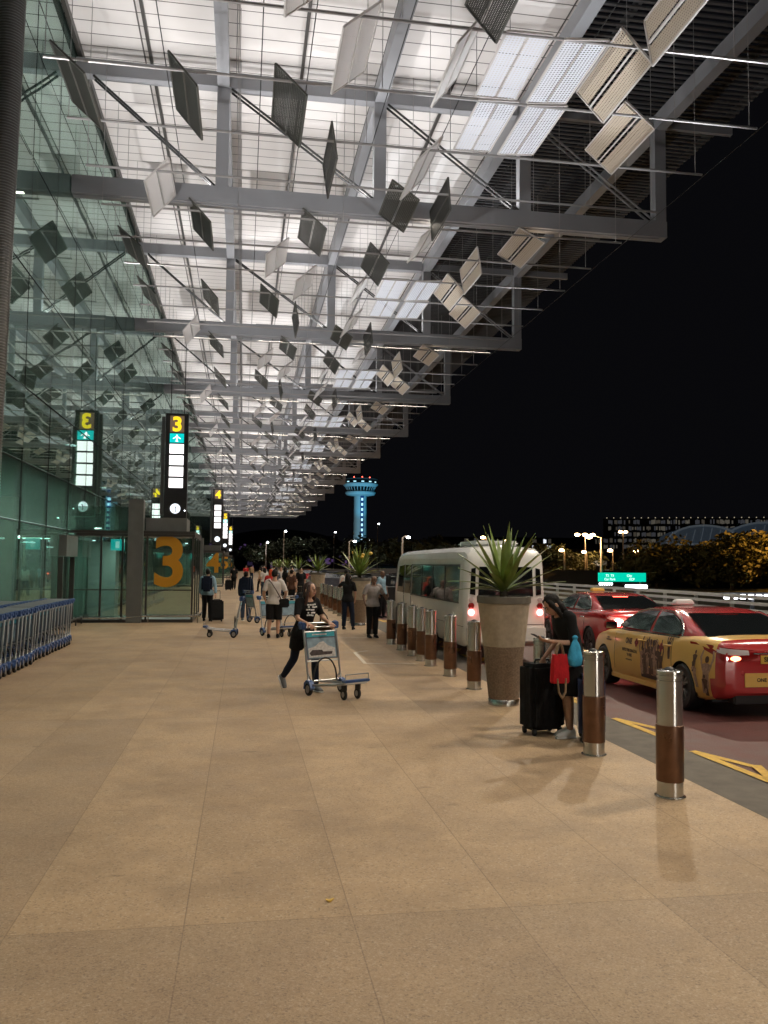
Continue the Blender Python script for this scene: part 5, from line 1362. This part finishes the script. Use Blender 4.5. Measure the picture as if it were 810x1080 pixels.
taxi('red taxi cut off by the picture edge, beyond the yellow taxi roof', (10.2, 12.2, 0), False, 'on')
# small cars farther along the road: body, cabin, lamps
def far_car(label, x, y, m, white=False, lamps=True):
    t = thing('car', label, 'car', (x, y, 0), 0 if not white else PI, 'cars far along the road')
    mb = MB(); ys = [-2.2, -2.1, -1.6, 0, 1.2, 1.9, 2.2]
    mb.loft([[Vector((a * interp(HALF, y_), y_, zz)) for a, zz in ((-.9, .3), (-1, .55), (-.95, interp(TOPZ, y_) - .06), (-.8, interp(TOPZ, y_)), (.8, interp(TOPZ, y_)), (.95, interp(TOPZ, y_) - .06), (1, .55), (.9, .3))] for y_ in ys]); mb.build('body', m, t, smooth=40)
    mb = MB(); mb.loft([[Vector((sx * hx, y_, z)) for sx, y_ in ((-1, yr), (1, yr), (1, yf), (-1, yf))] for z, yr, yf, hx in CAB]); mb.build('cabin', 'car_glass', t)
    mb = MB(); mb.box((0, -.28, 1.38), (1.1, 1.1, .03)); mb.build('roof', m, t, bevel=.012)
    for s in (-1, 1):
        for y_ in (-1.4, 1.4):
            mb = MB(); mb.lathe([(0, -.1), (.3, -.1), (.32, 0), (.3, .1), (0, .1)], 18, (s * .78, y_, .32), 'x'); mb.build('wheel', 'rubber', t, smooth=40)
        mb = MB(); mb.ball((s * .66, -2.2, .82), (.11, .06, .07), 10, 6); mb.build('tail_lamp', 'lamp_red_on', t)
        mb = MB(); mb.ball((s * .6, 2.15, .66), (.09, .06, .06), 10, 6); mb.build('headlamp', 'lamp_white', t)
for k, (x, y, m, wh, lab) in enumerate((
 (5.9, 36, 'black', 0, 'dark car stopped just ahead of the white bus'), (6.4, 47, 'black', 0, 'dark car waiting at the kerb second ahead of the bus'),
 (5.8, 58, 'cloth_slate', 0, 'small far grey car in the kerb lane'), (6.2, 70, 'case_blue', 0, 'small far blue car in the kerb lane'), (5.8, 82, 'red_paint', 0, 'tiny far red car deep in the kerb lane'), (6.1, 100, 'bus_white', 0, 'tiny far white car deep in the kerb lane'),
 (9.6, 52, 'black', 1, 'far oncoming looking car with white lamps in the middle lane'), (9.9, 74, 'bus_white', 1, 'far white car with bright lamps in the middle lane'), (12.6, 61, 'red_paint', 0, 'far red car in the outer lane'))):
    far_car(lab, x, y, m, wh)

# ------------------------------------------------------------------ minibus
def minibus(loc):
    t = thing('minibus', 'white minibus with dark windows and lit rear lamps parked behind the bollards', 'minibus', loc)
    L, Wd, Hh = 8.1, 1.66, 2.30; hw = Wd / 2
    def sect(y, z0, top, w_, crown):
        pts = [(w_ * .93, z0), (w_, z0 + .12), (w_, 1.05), (w_ * .985, 1.25), (w_ * .95, top - .27), (w_ * .925, top - .12), (w_ * .82, top - .035), (w_ * .5, top - .005)]
        return [Vector((x, y, z)) for x, z in pts] + [Vector((0, y, top + crown))] + [Vector((-x, y, z)) for x, z in reversed(pts)] + [Vector((0, y, z0))]
    mb = MB()
    st = [(0, .42, 2.02, hw * .93), (.03, .38, 2.13, hw * .97), (.09, .34, 2.23, hw), (.25, .30, 2.285, hw), (1.2, .30, 2.30, hw), (4, .30, 2.30, hw), (6.6, .30, 2.29, hw), (7.3, .30, 2.24, hw), (7.7, .31, 2.10, hw * .98), (7.95, .33, 1.80, hw * .95), (8.05, .36, 1.3, hw * .92), (8.10, .42, 1.0, hw * .88)]
    rings = []
    for (y, z0, top, w_) in st:
        r_ = sect(y, z0, max(top, 1.62), w_, .015) if top >= 1.62 else [Vector((p.x, p.y, min(p.z, top))) for p in sect(y, z0, 1.62, w_, 0)]
        rings.append(r_)
    mb.loft(rings); link('body', mb.mesh('body', 'bus_white', 35), t)
    def bx(z):  # side half-width at height
        for (a, p), (b, q) in zip(((.4, hw), (1.05, hw), (1.25, hw * .985), (2.03, hw * .95), (2.18, hw * .925))[:-1], ((.4, hw), (1.05, hw), (1.25, hw * .985), (2.03, hw * .95), (2.18, hw * .925))[1:]):
            if z <= b: return p + (q - p) * max(0, (z - a)) / (b - a)
        return hw * .92
    fx = lambda y, z: bx(z)
    for s in (-1, 1):
        mb = MB(); side_poly(mb, dense([(.52, 1.16), (.50, 1.90), (5.35, 1.90), (5.35, 1.16)], 4), .006, s, .012, 0, fx); wn = mb.build('window_band', 'car_glass', t)
        mb = MB()
        for y in (1.75, 2.95, 4.15): mb.bar((s * (bx(1.17) + .008), y, 1.17), (s * (bx(1.89) + .008), y, 1.89), .012, .035)
        mb.bar((s * (bx(1.15) + .006), .50, 1.15), (s * (bx(1.15) + .006), 5.37, 1.15), .014, .03); mb.bar((s * (bx(1.905) + .006), .50, 1.905), (s * (bx(1.905) + .006), 5.37, 1.905), .014, .03)
        mb.build('window_bar', 'black', wn)
        for y0, y1 in ((.62, 1.68), (1.82, 2.88), (3.02, 4.08), (4.22, 5.2)):
            mb = MB(); 
            for q in range(5):
                yy = y0 + (y1 - y0) * (q + .3) / 5
                mb.bar((s * (bx(1.3) - .02), yy, 1.2), (s * (bx(1.8) - .02), yy + .02, 1.86), .03, .10)
        mb = MB(); side_poly(mb, dense([(5.55, 1.16), (5.52, 1.90), (6.30, 1.90), (6.34, 1.16)], 4), .006, s, .012, 0, fx); mb.build('window', 'car_glass', t)
        mb = MB(); side_poly(mb, dense([(6.48, 1.16), (6.46, 1.90), (7.20, 1.86), (7.45, 1.16)], 4), .006, s, .012, 0, fx); mb.build('window', 'car_glass', t)
        for y in (5.45, 6.42):
            mb = MB(); mb.bar((s * (hw + .003), y, .42), (s * (hw + .003), y, 1.1), .008, .02); mb.bar((s * (bx(1.12) + .004), y, 1.12), (s * (bx(1.92) + .004), y, 1.92), .01, .035); mb.build('door_seam', 'black', t)
        mb = MB(); mb.bar((s * (hw + .002), .1, .70), (s * (hw + .002), 7.5, .70), .008, .012); mb.build('body_seam', 'black', t)
        mb = MB(); mb.bar((s * (bx(2.02) + .01), .2, 2.03), (s * (bx(2.02) + .01), 7.0, 2.03), .03, .03); mb.build('drip_rail', 'bus_white', t)
        for y in (2.85, 6.95):
            mb = MB(); mb.lathe([(0, -.02), (.44, -.02), (.44, .01), (0, .01)], 28, (s * hw, y, .42), 'x'); mb.box((s * hw, y, .3), (.035, .90, .24)); mb.build('wheel_arch', 'black', t, smooth=40)
            w_ = MB(); w_.lathe([(.2, -.12), (.34, -.13), (.385, -.10), (.395, 0), (.385, .04), (.34, .06), (.2, .05)], 28, (s * (hw - .03), y, .395), 'x'); wo = w_.build('wheel', 'rubber', t, smooth=40)
            w_ = MB(); w_.lathe([(0, .0), (.08, .065), (.15, .045), (.2, .055), (.215, .066)] if s > 0 else [(0, -.0), (.08, -.065), (.15, -.045), (.2, -.055), (.215, -.066)], 24, (s * (hw - .02), y, .395), 'x'); w_.build('rim', 'rim', wo, smooth=40)
        mb = MB(); mb.lathe([(0, 0), (.09, 0), (.09, .012 * s), (0, .014 * s)], 18, (s * hw, .95, .86), 'x'); mb.build('filler_cap', 'bus_white', t, smooth=30)
    # rear
    def rp(mb, poly, y, mi=0, th=.014):
        n = len(poly); a = [Vector((x, y, z)) for x, z in poly]; b = [p + Vector((0, th + .03, 0)) for p in a]
        mb.add(a + b, [tuple(range(n)), tuple(range(2 * n - 1, n - 1, -1))] + [(j, (j + 1) % n, n + (j + 1) % n, n + j) for j in range(n)], mi)
    mb = MB(); rp(mb, dense([(-.56, 1.30), (-.54, 1.88), (.54, 1.88), (.56, 1.30)], 3), -.012); mb.build('rear_window', 'car_glass', t)
    for s in (-1, 1):
        mb = MB(); rp(mb, [(s * .62, 1.32), (s * .61, 1.86), (s * .70, 1.84), (s * .73, 1.34)], -.010); mb.build('corner_window', 'car_glass', t)
        for z, m in ((1.115, 'lamp_red_off'), (.985, 'lamp_pink')):
            mb = MB(); mb.lathe([(0, -.03), (.045, -.028), (.062, -.01), (.064, .03)], 20, (s * .70, -.005, z), 'y'); mb.build('rear_lamp', m, t, smooth=50)
        mb = MB(); mb.lathe([(0, -.01), (.045, -.01), (.05, .03)], 18, (s * .70, -.0, 1.235), 'y'); mb.build('reflector', 'lamp_clear', t, smooth=40)
        mb = MB(); mb.box((s * .50, -.03, .62), (.20, .02, .05)); mb.build('vent', 'black', t)
    mb = MB(); mb.box((0, -.03, .56), (1.60, .14, .32)); mb.build('bumper', 'bus_white', t, smooth=50, bevel=.03)
    mb = MB(); mb.box((0, .02, .745), (1.56, .05, .012)); mb.build('boot_seam', 'black', t)
    mb = MB(); mb.box((0, -.012, 1.0), (.42, .02, .13)); pl = mb.build('number_plate', 'white_print', t)
    mb = MB(); sign_text(mb, 'PC 2871 Y', .09, lambda a, b: Vector((a, -.024, 1.0 + b)), .002); mb.build('lettering', 'black', pl)
    mb = MB(); mb.box((0, 1.3, 2.36), (.9, 1.5, .10)); mb.build('roof_unit', 'bus_white', t, smooth=50, bevel=.04)
    mb = MB(); rp(mb, [(-.78, .0), (.78, .0)][:0] or [(-.7, 1.02), (.7, 1.02), (.7, 1.9), (-.7, 1.9)], 8.06); 
    mb = MB(); mb.box((0, 7.82, 1.55), (1.42, .30, .62), 0, Matrix.Rotation(R(18), 3, 'X')); mb.build('windscreen', 'car_glass', t, bevel=.04)
    for s in (-1, 1):
        mb = MB(); mb.tube([(s * .72, 7.7, 1.6), (s * .98, 7.9, 1.62)], .015, 6); mb.box((s * 1.0, 7.9, 1.45), (.14, .06, .30)); mb.build('mirror', 'black', t)
    return t
minibus((5.12, 16.25, 0))
for s in (-1, 1): lamp('POINT', 'rear_lamp_light', (5.12 + s * .70, 16.12, .985), .5, (1, .15, .13), shadow_soft_size=.06)

# ------------------------------------------------------------------ roadside rail, signs, lamps
fn = thing('road_railing', 'pale four bar steel railing along the far edge of the road', 'railing', (14.0, 40, 0))
mb = MB()
for z in (.52, .72, .92, 1.10): mb.box((0, 0, z), (.07, 110, .085 if z < 1 else .10))
mb.build('rail', 'fence_white', fn)
for k in range(56):
    mb = MB(); mb.box((.09, -55 + 2.0 * k, .55), (.10, .07, 1.14)); mb.build('post', 'fence_white', fn)
mb = MB(); mb.box((.09, 0, .12), (.3, 110, .24)); mb.build('plinth', 'concrete', fn)
rs = thing('road_sign', 'wide green lit road sign beyond the railing', 'road sign', (27.9, 60, 0))
mb = MB(); mb.box((0, 0, 1.14), (3.75, .12, .66)); p_ = mb.build('sign_panel', 'road_sign_green', rs, bevel=.01)
mb = MB()
for a, b in (((-1.0, -.07, 1.25), 'T2  T3'), ((.55, -.07, 1.25), 'City'), ((-1.0, -.07, .98), 'Car Park'), ((.75, -.07, .98), 'ECP')):
    sign_text(mb, b, .24, lambda q, r_, a=a: Vector((a[0] + q, a[1], a[2] + r_)), .004)
mb.build('lettering', 'road_sign_text', p_)
mb = MB()
for x in (-1.5, 1.5): mb.box((x, .1, .5), (.1, .1, 1.0))
mb.build('post', 'pole', rs)
def street_lamp(label, x, y, h, arm, heads=1, m='lamp_warm', pw=0, gs=.16):
    t = thing('street_lamp', label, 'street lamp', (x, y, 0))
    mb = MB(); mb.tube([(0, 0, 0), (0, 0, h * .7), (0, 0, h)], [.11, .085, .06], 10); mb.build('post', 'pole', t, smooth=50)
    for k in range(heads):
        dx = arm if heads == 1 else (-1 + 2 * k / (heads - 1)) * abs(arm)
        mb = MB(); mb.tube([(0, 0, h), (dx * .5, 0, h + .12), (dx, 0, h + .10)], .035, 8); mb.build('arm', 'pole', t, smooth=50)
        mb = MB(); mb.ball((dx, 0, h + .03), (gs * 1.3, gs, gs * .7), 12, 8); mb.build('lamp_head', m, t, smooth=60)
    if pw: lamp('POINT', 'street_lamp_light', (x + arm, y - .3, h - .35), pw, (1, .62, .28), shadow_soft_size=.12)
street_lamp('single arm street lamp standing right behind the green road sign', 26.7, 61, 4.1, -.95, 1, 'lamp_warm', 500, .19)
street_lamp('triple headed street lamp left of the green road sign', 37.5, 90, 5.4, .9, 3, 'lamp_warm', 700, .24)
street_lamp('short street lamp with a warm globe between bus and triple lamp', 31.2, 80, 3.45, -.3, 1, 'lamp_warm', 0, .2)
street_lamp('low warm street lamp just right of the triple lamp', 35.6, 85, 3.4, -.3, 1, 'lamp_warm', 0, .2)
street_lamp('warm street lamp before the corner of the large lit building', 38.5, 85, 3.6, -.3, 1, 'lamp_warm', 0, .22)
street_lamp('rightmost warm street lamp before the large lit building', 41.4, 85, 3.55, -.3, 1, 'lamp_warm', 0, .22)
street_lamp('tall yellow street lamp in front of the large lit building', 56., 120, 7.1, -.4, 2, 'lamp_warm', 0, .25)
street_lamp('slim lamp post with a pale head rising behind the minibus', 11.6, 62, 3.9, .45, 1, 'lamp_cool', 0, .12)
street_lamp('slim lamp post left of the minibus beside the control tower', 11.1, 90, 4.3, .6, 1, 'lamp_cool', 0, .13)
street_lamp('tall lamp rising right above the minibus roof', 27.6, 95, 5.1, -.4, 1, 'lamp_warm', 0, .22)
street_lamp('tall lamp beside the amber trees, just outside the right edge', 50.5, 63, 7.2, -.8, 1, 'lamp_warm', 0, .15)
lamp('SPOT', 'street_lamp_light', (49.6, 62, 6.9), 10000, (1, .46, .09), (44.5, 71, 3.0), spot_size=R(95), spot_blend=.6, shadow_soft_size=.2)
# lit strips under the far structures
def strip_light(label, x, y, z, w_, h_, n=1):
    t = thing('strip_light', label, 'lights', (x, y, 0))
    for k in range(n):
        mb = MB(); mb.box(((k - (n - 1) / 2) * w_ / n, 0, z), (w_ / n * (.9 if n == 1 else .62), .12, h_)); mb.build('tube', 'strip_white', t, bevel=.02)
    mb = MB(); mb.box((0, .12, z + h_ * .7), (w_ * 1.1, .2, .06)); mb.box((0, .2, z / 2), (.12, .1, z)); mb.build('bracket', 'dark_wall', t)
strip_light('long white strip light just below the green road sign', 26.6, 55, .56, 1.75, .24)
strip_light('short row of small white lights left below the road sign', 24.4, 55, .74, 1.0, .15, 6)
strip_light('row of white bulbs at the right edge above the red taxi roof', 18.7, 29.0, .85, 2.6, .17, 8)

# ------------------------------------------------------------------ buildings far off
wl = thing('low_wall', 'dark retaining wall of a ramp behind the railing', 'wall', (40, 66, 0))
mb = MB(); mb.box((0, 12, .6), (60, .5, 1.9)); mb.box((-12, 24, 1.2), (40, .4, .35)); mb.build('wall_body', 'dark_wall', wl)
def lit_building(name, label, loc, rz, w_, d_, h_, floors, bays, m_wall, wins, seed, dens=.5, cat='building'):
    t = thing(name, label, cat, loc, rz)
    mb = MB(); mb.box((0, d_ / 2, h_ / 2), (w_, d_, h_)); mb.build('wall', m_wall, t)
    rnd = random.Random(seed); n = 0
    mb = MB()
    for f in range(floors + 1): mb.box((0, -.08, h_ * f / floors if f else .1), (w_ + .3, .2, .25))
    mb.build('floor_band', m_wall, t)
    for f in range(floors):
        mb = MB()
        for b_ in range(bays):
            if rnd.random() > dens: continue
            x = -w_ / 2 + w_ * (b_ + .5) / bays; z = h_ * (f + .5) / floors; mi = rnd.randrange(len(wins))
            for q in range(3):
                if rnd.random() < .75: mb.box((x + (q - 1) * w_ / bays * .3, -.03, z + rnd.uniform(-.1, .1)), (w_ / bays * .285, .06, h_ / floors * rnd.uniform(.45, .7)), mi)
        if mb.v: mb.build('window_row', wins, t)
    return t
M['win_dim'] = emit('window_dim_warm', (1, .88, .7), .032); M['win_dim2'] = emit('window_dim_pale', (1, .92, .75), .055); M['win_faint'] = emit('window_faint', (.8, .85, 1), .03)
M['win_lit'] = emit('window_lit', (1, .85, .6), .35); M['purple_lit'] = emit('purple_lit_panel', (.45, .25, .75), .10); M['purple_dim'] = emit('purple_dim_panel', (.35, .25, .6), .035); M['win_white'] = emit('window_white', (.85, .9, 1), .9)
lit_building('terminal_block', 'large dim terminal block with faint lit floors on the right', (110, 200, 0), R(-24), 40, 20, 14.2, 9, 34, 'dark_wall', ['win_dim', 'win_faint', 'win_dim2', 'win_faint'], 3, .86)
mb = MB()
tb_ = thing('roof_lamp_row', 'row of small roof lamps along the top of the terminal block', 'lamps', (110, 199, 14.3), R(-24))
for k in range(24):
    mb = MB(); mb.ball((-19.5 + k * 1.7, 0, .15), .13, 8, 6); mb.build('lamp', 'win_lit', tb_)
lit_building('hotel_block', 'low dark block with scattered lights below the lamp posts', (70, 160, 0), R(-20), 50, 12, 5.2, 3, 30, 'dark_wall', ['win_dim2', 'win_lit', 'win_dim'], 8, .22)
# pale arched station roofs
M['arch_blue'] = emit('arch_blue_lit', (.35, .5, .7), .028); M['arch_rib'] = emit('arch_rib_lit', (.6, .75, .9), .05)
def arch(label, x, y, z, w_, h_):
    t = thing('arched_roof', label, 'roof', (x, y, 0), R(-20))
    pts = [(w_ / 2 * math.cos(PI * k / 16), z + h_ * math.sin(PI * k / 16)) for k in range(17)]
    mb = MB(); mb.prism(pts, lambda a, b, q: Vector((a, q, b)), 0, 14); mb.build('shell', 'arch_blue', t)
    mb = MB()
    for a, b in zip(pts[:-1], pts[1:]): mb.bar((a[0], -.05, a[1]), (b[0], -.05, b[1]), .25, .3)
    mb.bar((-w_ / 2, -.05, z), (w_ / 2, -.05, z), .25, .3)
    for k in range(1, 9): mb.bar((-w_ / 2 + w_ * k / 9, -.06, z), (-w_ / 2 + w_ * k / 9 + w_ * .05, -.06, z + h_ * .9 * math.sin(PI * k / 9)), .1, .1)
    mb.build('rib', 'arch_rib', t)
    mb = MB(); mb.box((0, 7, z / 2), (w_ * .9, 12, z)); mb.build('hall_body', 'dark_wall', t)
arch('first pale blue arched roof in front of the terminal block', 72, 125, 5.6, 11.5, 3.0); arch('second pale blue arched roof overlapping the first one', 82, 124, 5.8, 13, 3.4); arch('third pale blue arched roof at the right edge', 92.5, 123, 6.4, 12, 3.4)
# the big glass dome mall with purple light, and far city blocks
dm = thing('dome_mall', 'low domed mall with faint purple light beyond the road end', 'building', (14, 330, 0))
mb = MB(); prof = [(34 * math.cos(a), 15 * math.sin(a)) for a in [PI / 2 * k / 10 for k in range(11)]]; mb.lathe(prof, 48); mb.build('dome', 'dark_wall', dm, smooth=40)
rnd = random.Random(11)
for k in range(60):
    a = R(rnd.uniform(195, 345)); h_ = rnd.uniform(.05, .55); r_ = 34.4 * math.cos(h_); z = 15.2 * math.sin(h_)
    mb = MB(); mb.box((r_ * math.cos(a), r_ * math.sin(a), z), (rnd.uniform(.5, 2.4), .4, rnd.uniform(.5, 2.2)), 0, Matrix.Rotation(a + PI / 2, 3, 'Z')); mb.build('lit_panel', rnd.choice(['purple_lit', 'purple_dim', 'purple_dim', 'purple_lit', 'purple_lit']), dm)
lit_building('city_block', 'dark far block with a few white windows above the planters', (31, 420, 0), 0, 30, 20, 15.5, 6, 20, 'dark_wall', ['win_faint', 'win_faint', 'win_white'], 5, .12)
lit_building('city_block', 'small dark far block left of the control tower foot', (44, 395, 0), 0, 14, 20, 10, 4, 12, 'dark_wall', ['win_faint', 'win_white', 'purple_lit'], 6, .10)
lit_building('city_block', 'long dark far block right of the control tower', (130, 380, 0), R(-10), 90, 20, 15, 5, 40, 'dark_wall', ['win_faint', 'win_dim', 'win_white'], 9, .10)
# far tiny lights on posts
for k, (x, y, h, m) in enumerate(((7, 150, 7.5, 'lamp_cool'), (20, 190, 9, 'lamp_cool'), (26, 180, 7, 'lamp_cool'), (33, 210, 12, 'lamp_cool'), (4.5, 170, 6, 'lamp_cool'), (47, 150, 6.5, 'lamp_warm'), (52, 170, 6, 'lamp_warm'), (64, 130, 3, 'lamp_warm'))):
    street_lamp(f'tiny far lamp post, {ORD[k]} counted from nearest the dome mall', x, y, h, .3, 1, m, 0, .16)

# ------------------------------------------------------------------ control tower
tw = thing('control_tower', 'tall control tower lit blue with a wide flared cabin on top', 'tower', (95.2, 700, 0))
mb = MB(); mb.lathe([(5.6, -1), (5.3, 30), (5.2, 59)], 32); mb.build('shaft', 'tower_shaft', tw, smooth=40)
mb = MB(); mb.box((.8, -5.3, 31), (2.6, 1.2, 58)); sw = mb.build('window_strip', 'tower_strip', tw)
for k in range(13):
    mb = MB(); mb.box((.8, -5.95, 5 + 4.2 * k), (1.5, .12, 2.2)); mb.build('window', 'tower_win', sw)
mb = MB(); mb.lathe([(5.3, 58.2), (11.5, 59.3), (12.6, 60.6), (12.6, 61.6), (11.5, 62.0), (5, 62.2)], 40); mb.build('gallery', 'tower_shaft', tw, smooth=30)
mb = MB(); mb.lathe([(10.6, 62.0), (12.4, 65.6), (12.2, 65.6), (9, 65.8)], 40); mb.build('lower_cabin', 'car_glass', tw, smooth=30)
mb = MB(); mb.lathe([(12.4, 65.6), (14.6, 67.6), (14.7, 68.4), (14.2, 68.5), (10, 68.6)], 40); mb.build('cabin_ring', 'tower_shaft', tw, smooth=30)
mb = MB(); mb.lathe([(13.6, 68.5), (14.3, 71.4), (8, 71.5)], 40); mb.build('upper_cabin', 'car_glass', tw, smooth=30)
mb = MB(); mb.lathe([(14.3, 71.4), (14.4, 72.4), (8, 73.2), (0, 73.4)], 40); mb.build('roof', 'dark_wall', tw, smooth=30)
for k in range(14):
    a = PI + PI * (k + .5) / 14
    mb = MB(); mb.bar((10.7 * math.cos(a), 10.7 * math.sin(a), 62.0), (12.5 * math.cos(a), 12.5 * math.sin(a), 65.6), .5, .4); mb.build('cabin_rib', 'tower_shaft', tw)
for k in range(5):
    a = PI * (1.2 + .15 * k); mb = MB(); mb.box((13.9 * math.cos(a), 13.9 * math.sin(a), 69.6), (2.2, .4, .8), 0, Matrix.Rotation(a + PI / 2, 3, 'Z')); mb.build('window', 'tower_win', tw)
for k in range(3):
    a = PI * (1.3 + .2 * k); mb = MB(); mb.ball((11 * math.cos(a), 11 * math.sin(a), 73.3), .35, 8, 6); mb.build('aircraft_lamp', 'lamp_red_on', tw)
BLUE = (.06, .52, .85)
for x, y, z, e, tgt in ((150, 600, 2, 120000, (96, 696, 36)), (60, 590, 2, 150000, (94, 696, 36)), (106, 654, 30, 26000, (96, 690, 62)), (84, 654, 30, 22000, (95, 690, 63))):
    lamp('SPOT', 'tower_floodlight', (x, y, z), e, BLUE if x != 60 else (.5, .85, 1), tgt, spot_size=R(60), spot_blend=.5, shadow_soft_size=.4)

# ------------------------------------------------------------------ trees
def tree(label, x, y, h, cr, n, seed, leaf=.22, group=None, flat=.62, z0=.34, m='tree_leaf'):
    rnd = random.Random(seed); t = thing('tree', label, 'tree', (x, y, -.05), rnd.uniform(0, 6), group)
    tr = MB(); tr.tube([(0, 0, 0), (.05 * h * .2, 0, h * .25), (0, .03 * h, h * .5)], [h * .045, h * .032, h * .02], 9)
    cl = []
    for k in range(9):
        a = k * 2.4; r_ = cr * rnd.uniform(.35, .8); z = h * rnd.uniform(z0 + .12, .92)
        e = Vector((r_ * math.cos(a), r_ * math.sin(a), z)); tr.tube([(0, .02 * h, h * rnd.uniform(.28, .45)), e * .55 + Vector((0, 0, h * .12)), e], [h * .018, h * .011, h * .005], 6)
        cl.append((e, cr * rnd.uniform(.28, .48)))
    for k in range(16):
        a = rnd.uniform(0, 6.3); u = rnd.random() ** .5; cl.append((Vector((cr * .85 * u * math.cos(a), cr * .85 * u * math.sin(a), h * (z0 + .15 + (.82 - z0) * rnd.random() * (1 - .5 * u)))), cr * rnd.uniform(.18, .36)))
    tr.build('trunk', 'bark', t, smooth=60)
    mb = MB()
    for k in range(n):
        c, r_ = rnd.choice(cl); d = Vector((rnd.gauss(0, 1), rnd.gauss(0, 1), rnd.gauss(0, 1))).normalized() * r_ * rnd.random() ** .33
        p = c + Vector((d.x, d.y, d.z * flat)); s_ = leaf * rnd.uniform(.6, 1.3)
        u = Vector((rnd.gauss(0, 1), rnd.gauss(0, 1), rnd.gauss(0, .6))).normalized(); w_ = u.orthogonal().normalized(); w_ = (Matrix.Rotation(rnd.uniform(0, 6.3), 3, u) @ w_)
        mb.quad(p - u * s_, p - w_ * s_ * .45, p + u * s_, p + w_ * s_ * .45)
    mb.build('crown', m, t); return t
tree('broad tree lit amber by a lamp on the right', 43.0, 70, 5.0, 4.6, 6500, 1, .27, z0=.12)
tree('amber tree touching the right picture edge', 48.5, 72, 5.8, 4.4, 5500, 2, .28, z0=.12)
tree('darker tree left of the amber lit ones', 37.3, 73, 4.4, 3.6, 3500, 3, .26, z0=.1)
tree('dark tree left of the triple headed lamp', 30.5, 85, 3.9, 4.2, 3000, 4, .2, m='tree_leaf_shaded')
tree('olive tree spreading under the triple headed lamp', 36.2, 92, 4.0, 4.6, 3500, 5, .2)
tree('dark tree just behind the minibus roof', 22, 88, 4.2, 3.6, 2500, 6, .22, m='tree_leaf_shaded')
tree('dark round tree in front of the purple dome', 11., 190, 7.5, 9, 3500, 7, .5, m='tree_leaf_shaded')
tree('dark tree left of the control tower foot', 23, 160, 7.0, 6, 2500, 8, .42, m='tree_leaf_shaded')
tree('dark tree right of the control tower foot', 32, 150, 6.8, 6, 2500, 9, .4, m='tree_leaf_shaded')
tree('dark tree between the tower and the slim lamp posts', 20, 110, 5.2, 4.5, 2500, 10, .3, m='tree_leaf_shaded')
tree('low dark tree at the far end of the road', 5.5, 205, 6.5, 7, 2500, 12, .45, m='tree_leaf_shaded')
for k in range(0):
    tree(f'dark roadside tree beyond the railing, {ORD[k]} from the minibus', 19.5 + 3.2 * k, 66 - 3.4 * k, 2.3 + .15 * k, 2.5, 2200, 30 + k, .15, None, .6, .1)

bpy.data.scenes.remove(TS)
